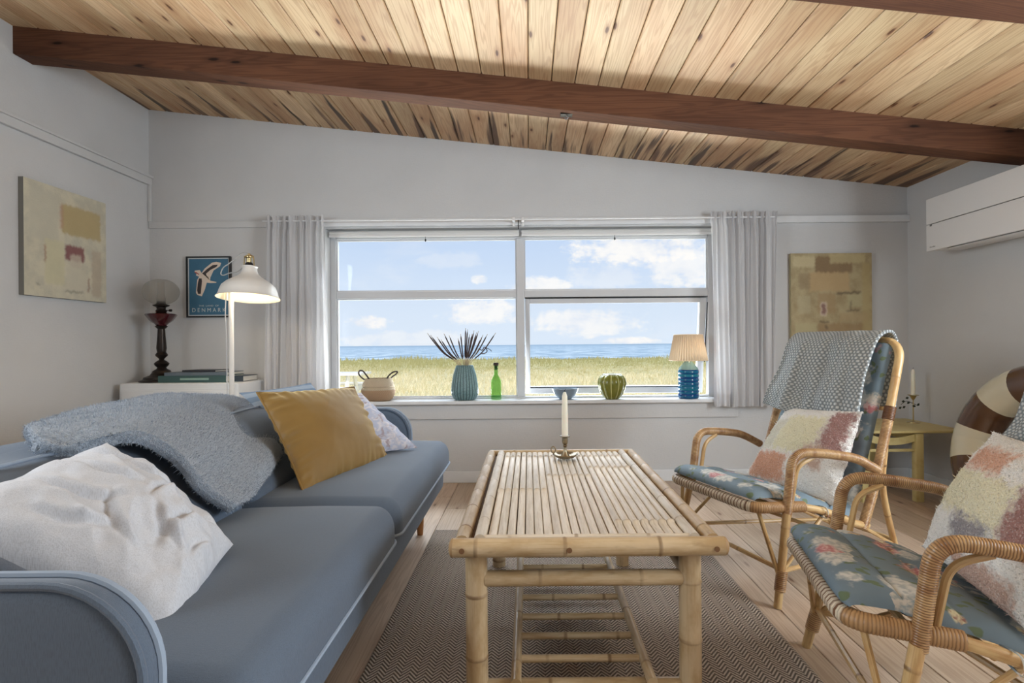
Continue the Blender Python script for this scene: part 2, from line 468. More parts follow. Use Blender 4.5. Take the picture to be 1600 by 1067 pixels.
def f_marble(t, b):
    p = t.obj(); n = t.noise(t.mapv(p, (1.2, .5, 1.5), rot=(0, .6, .5)), 30, 4, .55, 1.2)
    col = t.mix(t.ramp(n, .42, .6), lin((176, 184, 206)), lin((208, 206, 214)))
    col = t.mix(t.ramp(t.noise(t.mapv(p, (1.3, .6, 1.3), rot=(0, .6, .5)), 24, 3, .5, 1.), .54, .66), col, lin((162, 150, 158)))
    return dict(col=col)
MARBLE = mat('lilac_print_cotton', f_marble, rough=.85)
def f_stripe(t, b):
    u, v, _ = t.sep(t.uv()); k = t.math('PINGPONG', t.math('MULTIPLY', v, 14.), 1.)
    return dict(col=t.mix(t.ramp(k, .45, .6), lin((126, 148, 174)), lin((160, 178, 198))))
STRIPE = mat('blue_stripe_cotton', f_stripe, rough=.85)
def f_wool(c1, c2, c3):
    def f(t, b):
        p = t.obj(); n = t.noise(p, 170, 3, .6); m_ = t.noise(p, 5, 2)
        col = t.mix(m_, lin(c1), lin(c2)); col = t.mix(t.math('MULTIPLY', t.ramp(n, .5, .7), .55), col, lin(c3))
        b.inputs['Sheen Weight'].default_value = .5
        return dict(col=col, h=t.math('ADD', n, t.noise(p, 420, 2)), s=.9, d=.006)
    return f
WOOL = mat('blue_grey_wool', f_wool((152, 167, 186), (166, 180, 197), (206, 213, 222)), rough=.95)
def f_knit(t, b):
    u, v, _ = t.sep(t.uv())
    a = t.math('MULTIPLY', v, 74.); c = t.math('MULTIPLY', u, 27.)
    row = t.math('FLOOR', a); off = t.math('MULTIPLY', t.math('MODULO', row, 2.), .5)
    e = t.math('SINE', t.math('MULTIPLY', a, PI)); g = t.math('SINE', t.math('MULTIPLY', t.math('ADD', c, off), 2 * PI))
    k = t.math('MULTIPLY', t.math('ABSOLUTE', e), t.ramp(g, -1, 1, 0, 1))
    fz = t.noise(t.obj(), 300, 2)
    k2 = t.math('ADD', k, t.math('MULTIPLY', t.math('SUBTRACT', fz, .5), .5))
    col = t.mix(t.ramp(k2, 0, .7), lin((134, 142, 146)), lin((206, 211, 213)))
    return dict(col=col, h=k2, s=.8, d=.006)
KNIT = mat('grey_knit', f_knit, rough=.95)
def f_boucle(patches):
    def f(t, b):
        p = t.obj(); u, v, _ = t.sep(t.uv())
        w = t.noise(p, 60, 3); du = t.math('MULTIPLY', t.math('SUBTRACT', w, .5), .16)
        w2 = t.noise(p, 53, 3); dv = t.math('MULTIPLY', t.math('SUBTRACT', w2, .5), .16)
        u2, v2 = t.math('ADD', u, du), t.math('ADD', v, dv)
        col = None
        base = lin((242, 241, 238)); n = t.noise(p, 230, 2); speck = t.ramp(n, .55, .7)
        col = base
        for (u0, u1, v0, v1, c) in patches:
            mk = t.math('MULTIPLY', t.math('MULTIPLY', t.ramp(u2, u0 - .04, u0 + .04), t.ramp(u2, u1 - .04, u1 + .04, 1, 0)),
                        t.math('MULTIPLY', t.ramp(v2, v0 - .04, v0 + .04), t.ramp(v2, v1 - .04, v1 + .04, 1, 0)))
            col = t.mix(mk, col, lin(c))
        col = t.mix(t.math('MULTIPLY', speck, .4), col, lin((246, 245, 242)))
        col = t.mix(t.math('MULTIPLY', t.ramp(n, .3, .42, 1, 0), .35), col, lin((120, 104, 92)))
        return dict(col=col, h=n, s=.9, d=.006)
    return f
# chair pad: roses, daisies and leaves on dusty blue
def f_floral(t, b):
    p = t.obj(); wob = t.noise(p, 18, 3)
    pd = t.new('ShaderNodeVectorMath', operation='ADD'); t.set(pd.inputs[0], p)
    t.set(pd.inputs[1], t.comb(t.math('MULTIPLY', wob, .05), t.math('MULTIPLY', t.noise(p, 25, 2), .05), 0.))
    q = pd.outputs[0]
    col = t.mix(t.noise(p, 6, 3), lin((88, 108, 124)), lin((124, 142, 152)))
    lf = t.vor(t.mapv(q, (1, 1.8, 1.2), rot=(0, 0, .7)), 26)
    col = t.mix(t.math('MULTIPLY', t.ramp(lf.outputs['Distance'], .3, .42, 1, 0), t.ramp(t.sep(lf.outputs['Color'])[1], .5, .55)), col, lin((96, 112, 84)))
    for sc, lo, c1, c2, th in ((8.5, .35, (206, 204, 196), (168, 172, 170), .46), (10.5, .60, (176, 106, 110), (212, 176, 170), .38), (12., .55, (198, 190, 178), (140, 150, 150), .40), (16., .66, (214, 204, 164), (150, 96, 80), .33)):
        vv = t.vor(t.mapv(q, loc=(sc, sc * .37, 2.)), sc)
        petal = t.math('ADD', vv.outputs['Distance'], t.math('MULTIPLY', t.math('SUBTRACT', t.noise(p, 55, 2), .5), .34))
        inner = t.mix(t.ramp(t.noise(p, 70, 2), .4, .62), lin(c1), lin(c2))
        mk = t.math('MULTIPLY', t.ramp(petal, th - .12, th, 1, 0), t.ramp(t.sep(vv.outputs['Color'])[0], lo, lo + .03))
        col = t.mix(t.math('MULTIPLY', mk, .9), col, inner)
    return dict(col=col, h=t.noise(p, 14, 2), s=.2, d=.01)
FLORAL = mat('floral_cotton', f_floral, rough=.7)
def f_rug(t, b):
    p = t.pos(); x, y, _ = t.sep(p)
    per = .044
    m_ = t.math('PINGPONG', t.math('ADD', x, 5.), per / 2)
    ph = t.math('MULTIPLY', t.math('ADD', y, t.math('MULTIPLY', m_, 1.25)), 2 * PI / .0150)
    s_ = t.math('SINE', ph)
    fz = t.noise(p, 420, 2)
    seam = t.math('MULTIPLY', t.ramp(t.math('ABSOLUTE', t.math('SUBTRACT', m_, per / 4)), per / 4 - .0022, per / 4), .4)
    k = t.math('SUBTRACT', t.math('ADD', s_, t.math('MULTIPLY', t.math('SUBTRACT', fz, .5), 1.6)), seam)
    c = t.mix(t.ramp(k, -.5, .6), lin((92, 80, 70)), lin((208, 192, 176)))
    c = t.mix(t.math('MULTIPLY', t.noise(t.mapv(p, (5, 60, 1)), 1, 3), .35), c, lin((128, 112, 98)))
    return dict(col=c, h=k, s=.6, d=.004)
RUG = mat('herringbone_sisal', f_rug, rough=.9)
def f_glass(t, b):
    out = t.n['Material Output']; tr = t.new('ShaderNodeBsdfTransparent'); gl = t.new('ShaderNodeBsdfGlossy')
    gl.inputs['Roughness'].default_value = .02; mx = t.new('ShaderNodeMixShader')
    fr = t.new('ShaderNodeFresnel'); fr.inputs[0].default_value = 1.25
    t.set(mx.inputs[0], fr.outputs[0]); t.l.new(tr.outputs[0], mx.inputs[1]); t.l.new(gl.outputs[0], mx.inputs[2]); t.l.new(mx.outputs[0], out.inputs[0])
GLASS = mat('window_glass', f_glass)
def f_tglass(colr, a):
    def f(t, b):
        out = t.n['Material Output']; tr = t.new('ShaderNodeBsdfTransparent'); mx = t.new('ShaderNodeMixShader')
        tr.inputs[0].default_value = lin(colr)
        mx.inputs[0].default_value = a; t.l.new(tr.outputs[0], mx.inputs[1]); t.l.new(b.outputs[0], mx.inputs[2]); t.l.new(mx.outputs[0], out.inputs[0])
    return f
GLOBE = mat('etched_glass', f_tglass((240, 240, 238), .22), col=(206, 204, 200), rough=.15)
BOTTLE = mat('green_bottle_glass', f_tglass((222, 242, 212), .10), col=(90, 156, 90), rough=.08)
def f_curtain(t, b):
    out = t.n['Material Output']; tl = t.new('ShaderNodeBsdfTranslucent'); tl.inputs[0].default_value = lin((236, 236, 238))
    tr = t.new('ShaderNodeBsdfTransparent'); m1 = t.new('ShaderNodeMixShader'); m2 = t.new('ShaderNodeMixShader')
    m1.inputs[0].default_value = .35; t.l.new(b.outputs[0], m1.inputs[1]); t.l.new(tl.outputs[0], m1.inputs[2])
    m2.inputs[0].default_value = .16; t.l.new(m1.outputs[0], m2.inputs[1]); t.l.new(tr.outputs[0], m2.inputs[2]); t.l.new(m2.outputs[0], out.inputs[0])
CURTAIN = mat('sheer_curtain', f_curtain, col=(222, 222, 224), rough=.9)
BLACK = mat('black_paint', col=(24, 24, 27), rough=.45)
BRASS = mat('brass', col=(196, 178, 134), rough=.3, metal=1)
OLDBRASS = mat('old_brass', col=(150, 138, 116), rough=.32, metal=1)
STEEL = mat('steel', col=(150, 150, 150), rough=.35, metal=1)
WAX = mat('candle_wax', col=(232, 228, 212), rough=.45, Subsurface_Weight=.15)
LEGW = mat('oak_leg', col=(176, 122, 72), rough=.5)

# ------------------------------------------------------------------ the room
def room():
    # window wall, built round the opening
    wx0, wx1, wz0, wz1 = -1.345, 1.262, .525, 1.69
    Y0, Y1 = D, D + .22
    wb = MB()
    def pier(x0, x1, z0, zt0, zt1):
        vs = [(x, y, z) for (x, y, z) in ((x0, Y0, z0), (x1, Y0, z0), (x1, Y1, z0), (x0, Y1, z0), (x0, Y0, zt0), (x1, Y0, zt1), (x1, Y1, zt1), (x0, Y1, zt0))]
        wb.add(vs, [(3, 2, 1, 0), (4, 5, 6, 7), (0, 1, 5, 4), (1, 2, 6, 5), (2, 3, 7, 6), (3, 0, 4, 7)])
    e = .03
    pier(XL - .15, wx0, -.1, zc(XL - .15) + e, zc(wx0) + e); pier(wx1, XR + .15, -.1, zc(wx1) + e, zc(XR + .15) + e)
    pier(wx0, wx1, -.1, wz0, wz0); pier(wx0, wx1, wz1, zc(wx0) + e, zc(wx1) + e)
    struct('wall_back', wb, WALL, smooth=False)
    for nm, x0, x1 in (('wall_left', XL - .15, XL), ('wall_right', XR, XR + .15)):
        b = MB(); z0, z1 = zc(x0) + e, zc(x1) + e
        b.add([(x0, -2.6, -.1), (x1, -2.6, -.1), (x1, D, -.1), (x0, D, -.1), (x0, -2.6, z0), (x1, -2.6, z1), (x1, D, z1), (x0, D, z0)],
              [(3, 2, 1, 0), (4, 5, 6, 7), (0, 1, 5, 4), (1, 2, 6, 5), (2, 3, 7, 6), (3, 0, 4, 7)])
        struct(nm, b, WALL, smooth=False)
    b = MB(); b.add([(XL - .15, -2.75, -.1), (XR + .15, -2.75, -.1), (XR + .15, -2.6, -.1), (XL - .15, -2.6, -.1),
                     (XL - .15, -2.75, zc(XL - .15) + e), (XR + .15, -2.75, zc(XR + .15) + e), (XR + .15, -2.6, zc(XR + .15) + e), (XL - .15, -2.6, zc(XL - .15) + e)],
                    [(3, 2, 1, 0), (4, 5, 6, 7), (0, 1, 5, 4), (1, 2, 6, 5), (2, 3, 7, 6), (3, 0, 4, 7)])
    struct('wall_rear', b, WALL, smooth=False)
    # ceiling: deck above and one object per board
    b = MB(); x0, x1 = XL - .15, XR + .15; g = .028
    b.add([(x0, -2.75, zc(x0) + g), (x1, -2.75, zc(x1) + g), (x1, D + .22, zc(x1) + g), (x0, D + .22, zc(x0) + g),
           (x0, -2.75, zc(x0) + .2), (x1, -2.75, zc(x1) + .2), (x1, D + .22, zc(x1) + .2), (x0, D + .22, zc(x0) + .2)],
          [(3, 2, 1, 0), (4, 5, 6, 7), (0, 1, 5, 4), (1, 2, 6, 5), (2, 3, 7, 6), (3, 0, 4, 7)])
    ceil = struct('ceiling', b, mat('dark_deck', col=(60, 42, 28), rough=.8), smooth=False)
    W = .114; n = int((XR - XL) / W) + 2; sl = math.atan(-.111)
    me = None
    for i in range(-1, n + 1):
        xa = .008 + (i - int((0 - XL) / W) - 1) * W
        xb = xa + W
        if xb < XL - .01 or xa > XR + .01: continue
        if me is None:
            b = MB(); c = .0045; hw = W / 2 - .0014
            pr = [(-hw, .0), (-hw, c), (-hw, .02), (hw, .02), (hw, c), (hw - c, 0), (-hw + c, 0)][1:]
            vs = [(x, y, z) for y in (-2.6, D - .001) for x, z in pr]; k = len(pr)
            b.add(vs, [tuple(range(k)), tuple(reversed(range(k, 2 * k)))] + [(j, k + j, k + (j + 1) % k, (j + 1) % k) for j in range(k)])
            o = obj('board', b, CEIL, ceil, smooth=False, local=True); me = o.data
        else:
            o = bpy.data.objects.new('board', me); COL.objects.link(o); o.parent = ceil
        cxm = (max(xa, XL) + min(xb, XR)) / 2 if (xa < XL or xb > XR) else (xa + xb) / 2
        wsc = (min(xb, XR) - max(xa, XL)) / W
        o.location = (cxm, 0, zc(cxm)); o.rotation_euler = (0, -sl, 0); o.scale = (max(wsc, .2), 1, 1)
    # floor
    b = MB(); b.box(XL - .1, XR + .1, -2.7, D + .1, -.08, -.022); fl = struct('floor', b, mat('dark_subfloor', col=(70, 54, 42), rough=.9), smooth=False)
    W = .132; cache = {}
    i = 0; x = -.47 - 16 * W
    while x < XR:
        xa, xb = max(x, XL), min(x + W, XR)
        if xb - xa > .02:
            y = -2.6 + R.uniform(-1.8, 0)
            while y < D:
                L = R.choice((2.4, 3.0, 3.6)); ya, yb = max(y, -2.6), min(y + L, D)
                if yb - ya > .05:
                    key = (round(xb - xa, 3), round(yb - ya, 3))
                    hw, hl = (xb - xa) / 2 - .0012, (yb - ya) / 2 - .0008
                    if key in cache: o = bpy.data.objects.new('plank', cache[key]); COL.objects.link(o); o.parent = fl
                    else:
                        b = MB(); c = .0015
                        b.add([(-hw, -hl, -.02), (hw, -hl, -.02), (hw, hl, -.02), (-hw, hl, -.02), (-hw, -hl, -c), (hw, -hl, -c), (hw, hl, -c), (-hw, hl, -c),
                               (-hw + c, -hl + c, 0), (hw - c, -hl + c, 0), (hw - c, hl - c, 0), (-hw + c, hl - c, 0)],
                              [(3, 2, 1, 0), (0, 1, 5, 4), (1, 2, 6, 5), (2, 3, 7, 6), (3, 0, 4, 7), (4, 5, 9, 8), (5, 6, 10, 9), (6, 7, 11, 10), (7, 4, 8, 11), (8, 9, 10, 11)])
                        o = obj('plank', b, FLOORW, fl, smooth=False, local=True); cache[key] = o.data
                    o.location = ((xa + xb) / 2, (ya + yb) / 2, 0)
                y += L
        x += W
    # beams: bottom follows the slope
    def beam(y0, y1, h):
        b = MB(); x0, x1 = XL - .005, XR + .005
        lo = [(x, y, zc(x) - h) for x, y in ((x0, y0), (x1, y0), (x1, y1), (x0, y1))]; hi = [(x, y, zc(x) + .01) for x, y, _ in lo]
        b.add(lo + hi, [(3, 2, 1, 0), (4, 5, 6, 7), (0, 1, 5, 4), (1, 2, 6, 5), (2, 3, 7, 6), (3, 0, 4, 7)])
        return b
    bm = obj('ceiling_beam', beam(2.66, 2.77, .135), BEAM, smooth=False, bevel=.004)
    tag(bm, 'dark red-brown wooden beam running the full width below the ceiling, metal socket under it', 'beam')
    bm2 = obj('ceiling_beam', beam(1.60, 1.71, .135), BEAM, smooth=False, bevel=.004)
    tag(bm2, 'dark brown wooden beam cut by the top right edge of the photo, nearest the camera', 'beam')
    # small metal socket under the beam
    p = P(891, 186, 2.715); zb = zc(p.x) - .135
    hk = thing('ceiling_hook', 'small square metal hook plate under the long ceiling beam', 'hook', (p.x, 2.715, zb))
    obj('plate', MB().rbox(p.x - .03, p.x + .03, 2.695, 2.735, zb - .004, zb + .004, .002, 1), mat('dark_metal', col=(60, 56, 52), rough=.4, metal=.8), hk)
    obj('hook', MB().tube(catmull([(p.x, 2.715, zb - .002), (p.x + .008, 2.715, zb - .012), (p.x, 2.715, zb - .022), (p.x - .008, 2.715, zb - .014)], 5), .003, 8), STEEL, hk)
    # battens, skirting
    def bar(name, x0, x1, y0, y1, z0, z1, m=WHITE): return struct(name, MB().box(x0, x1, y0, y1, z0, z1), m, smooth=False, bevel=.003)
    zt = 1.70
    bar('trim_1', XL + .004, -1.40, D - .014, D - .0005, zt, zt + .045, WALL)
    bar('trim_2', 1.30, XR - .002, D - .03, D - .0005, zt, zt + .045, WHITE)
    bar('trim_3', -1.40, 1.30, D - .022, D - .0005, zt, zt + .05)
    bar('trim_4', XL + .0005, XL + .022, -2.6, D - .001, 1.985, 2.045, WALL)
    bar('trim_5', XL + .022, XL + .034, -2.6, D - .001, 2.03, 2.048, WALL)
    # short vertical batten below the left ledge
    bar('trim_6', XL + .001, XL + .02, D - .02, D - .0005, 1.745, 1.99, WALL)
    bar('baseboard_back', XL + .001, XR - .001, D - .014, D - .0005, 0, .075)
    bar('baseboard_left', XL + .0005, XL + .014, -2.6, D - .015, 0, .075)
    bar('baseboard_right', XR - .014, XR - .0005, -2.6, D - .015, 0, .075)
    # apron below the sill
    bar('trim_7', -1.42, 1.38, D - .016, D - .0005, .42, .524, WALL)
    # ---- window
    fy0, fy1 = 3.70, 3.76
    b = MB(); X0, X1, Xm0, Xm1 = -1.306, 1.223, -.078, -.026
    Z0, Z1, Zt0, Zt1 = .557, 1.632, 1.232, 1.28
    b.box(wx0, X0, fy0, fy1, .545, wz1); b.box(X1, wx1, fy0, fy1, .545, wz1)
    b.box(X0, X1, fy0, fy1, Z1, wz1); b.box(X0, X1, fy0, fy1, .545, Z0)
    win = struct('window_1', b, FRAMEW, smooth=False, bevel=.004)
    obj('mullion', MB().box(Xm0, Xm1, fy0 - .006, fy1, Z0, Z1), FRAMEW, win, smooth=False, bevel=.004)
    obj('transom', MB().box(X0, Xm0, fy0, fy1, Zt0, Zt1), FRAMEW, win, smooth=False, bevel=.004)
    obj('transom', MB().box(Xm1, X1, fy0, fy1, Zt0, Zt1), FRAMEW, win, smooth=False, bevel=.004)
    for (a, c, d, f) in ((X0, Xm0, Zt1, Z1), (X0, Xm0, Z0, Zt0), (Xm1, X1, Zt1, Z1)):
        s = .008
        o = obj('sash_bead', MB().box(a, a + s, fy0 + .012, fy0 + .03, d, f).box(c - s, c, fy0 + .012, fy0 + .03, d, f).box(a + s, c - s, fy0 + .012, fy0 + .03, d, d + s).box(a + s, c - s, fy0 + .012, fy0 + .03, f - s, f), FRAMEW, win, smooth=False)
        obj('pane', MB().box(a, c, fy0 + .032, fy0 + .036, d, f), GLASS, win, smooth=False)
    # top-hung casement pushed open at the bottom
    cz1 = Zt0 - .010; M = Matrix.Translation((0, fy0 + .012, cz1)) @ Matrix.Rotation(math.radians(9.3), 4, 'X')
    a, c = Xm1 + .004, X1 - .006; h = cz1 - Z0 + .002; w = .042
    cb = MB().box(a, a + w - .01, 0, .045, -h, 0, M).box(c - w, c, 0, .045, -h, 0, M).box(a + w - .01, c - w, 0, .045, -w * .8, 0, M).box(a + w - .01, c - w, 0, .045, -h, -h + w * 1.1, M)
    cs = obj('casement', cb, FRAMEW, win, smooth=False, bevel=.003)
    obj('pane', MB().box(a + w - .01, c - w, .02, .024, -h + w * 1.1, -w * .8, M), GLASS, cs, smooth=False)
    obj('gasket', MB().box(a + w - .01, c - w, -.001, .004, -h + w * 1.1 - .004, -h + w * 1.1 + .003, M), BLACK, cs, smooth=False)
    obj('rebate_seal', MB().box(Xm1 + .002, X1 - .002, fy0 + .004, fy0 + .05, Zt0 - .0055, Zt0 - .0005), BLACK, win, smooth=False)
    obj('window_stay', MB().tube([(c + .004, fy0 + .01, 1.19), (c + .004, fy0 + .05, .95), (c + .002, fy0 + .075, .78)], .004, 6), BLACK, win)
    # sill
    struct('trim_8', MB().rbox(-1.335, 1.285, 3.555, 3.705, .522, .545, .004, 2), WHITE, smooth=True)
    # made-up frames round the unseen side and rear fill lamps; walls stay solid
    def fill_frame(nm, M, w, h):
        fr = struct(nm, MB().box(-w / 2 - .06, -w / 2, 0, .03, -h / 2 - .06, h / 2 + .06, M).box(w / 2, w / 2 + .06, 0, .03, -h / 2 - .06, h / 2 + .06, M)
                    .box(-w / 2, w / 2, 0, .03, -h / 2 - .06, -h / 2, M).box(-w / 2, w / 2, 0, .03, h / 2, h / 2 + .06, M), FRAMEW, smooth=False)
    fill_frame('fill_frame_2', Matrix.Translation((XL + .001, .75, 1.45)) @ Matrix.Rotation(-PI / 2, 4, 'Z'), 1.5, 1.1)
    fill_frame('fill_frame_3', Matrix.Translation((XR - .001, .75, 1.25)) @ Matrix.Rotation(PI / 2, 4, 'Z'), 1.5, .95)
    fill_frame('fill_frame_4', Matrix.Translation((.4, -2.599, 1.35)), 3.6, 1.7)
    # curtain wire with centre brackets
    rod = thing('curtain_wire', 'thin white curtain rail above the wide window with two centre brackets', 'curtain rail', (0, 3.535, 1.745))
    pa, pb = P(500, 342, 3.53), P(1215, 345, 3.53)
    zr = P(812, 342, 3.53).z
    obj('rail', MB().tube([(-1.72, 3.53, zr), (1.64, 3.53, zr)], .005, 8), WHITE, rod)
    for px in (806, 820):
        q = P(px, 345, 3.55)
        obj('bracket', MB().rbox(q.x - .009, q.x + .009, 3.522, D - .001, zr - .012, zr + .012, .003, 1).rbox(q.x - .008, q.x + .008, 3.575, D - .022, zr - .035, zr + .01, .003, 1), PLASTIC, rod)
    obj('cord', MB().tube([(P(813, 345, 3.6).x, 3.555, zr), (P(813, 345, 3.6).x + .002, 3.56, zr - .06)], .003, 6), BLACK, rod)
    # roller blinds wound up under the head
    for (a, c, pp, side) in ((X0 - .02, Xm0 + .02, 668, 'left'), (Xm1 - .015, X1 + .02, 963, 'right')):
        bl = thing('roller_blind', 'rolled-up white roller blind above the %s half of the window' % side, 'blind', ((a + c) / 2, 3.655, 1.665), group='roller blinds at the window head')
        obj('roll', MB().tube([(a, 3.655, 1.662), (c, 3.655, 1.662)], .02, 16), mat('blind_cloth', col=(214, 214, 212), rough=.8), bl)
        obj('bottom_bar', MB().rbox(a, c, 3.628, 3.636, 1.636, 1.652, .002, 1), PLASTIC, bl)
        x = P(pp, 372, 3.64).x; z = 1.636
        obj('pull', MB().tube([(x, 3.632, z + .002), (x, 3.632, z - .014)], .0015, 6).lathe([(.001, 0), (.005, -.006), (.006, -.014), (.001, -.022)][::-1], (x, 3.632, z - .012), 8), BLACK, bl)
room()

# ------------------------------------------------------------------ outdoors
def outdoors():
    def f_ground(t, b):
        p = t.pos(); n = t.noise(t.mapv(p, (.5, .12, 1)), 1.5, 6, .65); n2 = t.noise(t.mapv(p, (3, 1, 1)), 4, 5, .7)
        y = t.sep(p)[1]
        col = t.mix(t.ramp(n, .35, .65), lin((232, 218, 172)), lin((208, 198, 142)))
        col = t.mix(t.ramp(n2, .45, .7), col, lin((226, 212, 168)))
        col = t.mix(t.math('MULTIPLY', t.ramp(y, 16, 40), .6), col, lin((168, 164, 98)))
        return dict(col=col, h=n2, s=.6, d=.1)
    g = MB()
    def gf(u, v):
        y = D + .25 + (41 - D) * v ** 1.6; x = (-1 + 2 * u) * (6 + y * 1.5)
        z = -.32 + .12 * nz((x, y, 0), .15) + .05 * nz((x, y, 3), .6)
        if y > 30: z += (1 - math.cos((y - 30) / 11 * PI)) * .5 * .12
        return Vector((x, y, z))
    g.grid(gf, 70, 70)
    m = mat('dune_soil', f_ground, rough=1.)
    o = struct('ground', g, m)
    # seaward slope and sea
    struct('ground_slope', MB().grid(lambda u, v: Vector(((-1 + 2 * u) * 70, 41 + 12 * v, -.25 - 3.2 * v + .08 * nz((u * 40, 0, v), 1.))), 30, 4), m)
    def f_sea(t, b):
        p = t.pos(); x, y, _ = t.sep(p)
        n = t.noise(t.comb(t.math('MULTIPLY', x, .09), t.math('MULTIPLY', y, .05), 0.), 1., 6, .7); d = t.ramp(y, 150, 2500)
        near = t.mix(t.ramp(n, .40, .60), lin((132, 162, 182)), lin((204, 218, 226)))
        return dict(col=t.mix(d, near, lin((138, 164, 182))), h=n, s=.5, d=.6)
    struct('sea', MB().add([(-9000, 48, -3), (9000, 48, -3), (9000, 14000, -3), (-9000, 14000, -3)], [(0, 1, 2, 3)]), mat('sea_water', f_sea, rough=.55), smooth=False)
    # marram grass: blades in tufts, one object because nobody could count them
    rr = random.Random(3); b = MB(); vs = []; fs = []; mm = []
    for k in range(22000):
        y = D + 1.6 + 36 * rr.random() ** 1.25; x = (rr.uniform(-.43, .40)) * y + rr.uniform(-.8, .8)
        z = gf(.5, ((y - D - .25) / (41 - D)) ** (1 / 1.6)).z - .02 if False else -.32 + .12 * nz((x, y, 0), .15) + .05 * nz((x, y, 3), .6) + ((1 - math.cos((y - 30) / 11 * PI)) * .06 if y > 30 else 0)
        if 7.6 < y < 10.3 and x < -1.8: continue
        h = rr.uniform(.05, .19) * (1 + .9 * nz((x, y, 9), .5)); w = .002 + .0007 * y * rr.uniform(.5, 1.2)
        lx, ly = rr.uniform(-.1, .12), rr.uniform(-.06, .06); a = len(vs)
        if y > 30: h *= 1.3 + 1.6 * max(0, nz((x, 0, 2), .22))
        vs += [(x - w, y, z), (x + w, y, z), (x + w * .5 + lx * .5, y + ly * .5, z + h * .6), (x - w * .5 + lx * .5, y + ly * .5, z + h * .6), (x + lx, y + ly, z + h)]
        fs += [(a, a + 1, a + 2, a + 3), (a + 3, a + 2, a + 4)]; c = rr.random(); mm += [c] * 5
    b.add(vs, fs, m=mm)
    def f_grass(t, b_):
        c = t.mix(t.attr(), lin((206, 192, 146)), lin((240, 228, 196)))
        y = t.sep(t.pos())[1]
        return dict(col=t.mix(t.math('MULTIPLY', t.ramp(t.math('ADD', y, t.math('MULTIPLY', t.noise(t.pos(), .5, 3), 16.)), 22, 42), .85), c, lin((156, 152, 96))))
    o = obj('dune_grass', b, mat('dune_grass', f_grass, rough=.9), smooth=False)
    tag(o, 'dry yellow green dune grass between the house and the sea', 'grass'); o['kind'] = 'stuff'
    # white picnic table out on the grass
    Yt = 9.0; q = P(527, 577, Yt); xr = P(572, 577, Yt).x; gz = -.36
    t_ = thing('picnic_table', 'white painted picnic table out in the dune grass', 'table', (xr - 1.0, Yt, gz))
    zt = q.z; w = mat('outdoor_white', col=(226, 222, 214), rough=.7)
    for i in range(4): obj('plank', MB().box(xr - 2.0, xr, Yt - .3 + i * .15, Yt - .17 + i * .15, zt - .035, zt), w, t_, smooth=False)
    zs = P(550, 601, Yt - .6).z
    for sd in (-1, 1): obj('bench', MB().box(xr - 2.0, xr, Yt + sd * .62 - .13, Yt + sd * .62 + .13, zs - .035, zs), w, t_, smooth=False)
    for xx in (xr - .25, xr - 1.75):
        for sd in (-1, 1):
            obj('leg', MB().tube([(xx, Yt + sd * .15, zt - .03), (xx, Yt + sd * .5, gz - .02)], .035, 4), w, t_, smooth=False)
        obj('cross_bar', MB().box(xx - .02, xx + .02, Yt - .7, Yt + .7, zs - .12, zs - .03), w, t_, smooth=False)
outdoors()

# ------------------------------------------------------------------ rug and coffee table
rug = obj('rug', MB().rbox(-.466, .775, .15, 2.66, .0005, .009, .004, 1), RUG, smooth=False)
tag(rug, 'brown and grey herringbone woven rug under the bamboo table', 'rug')

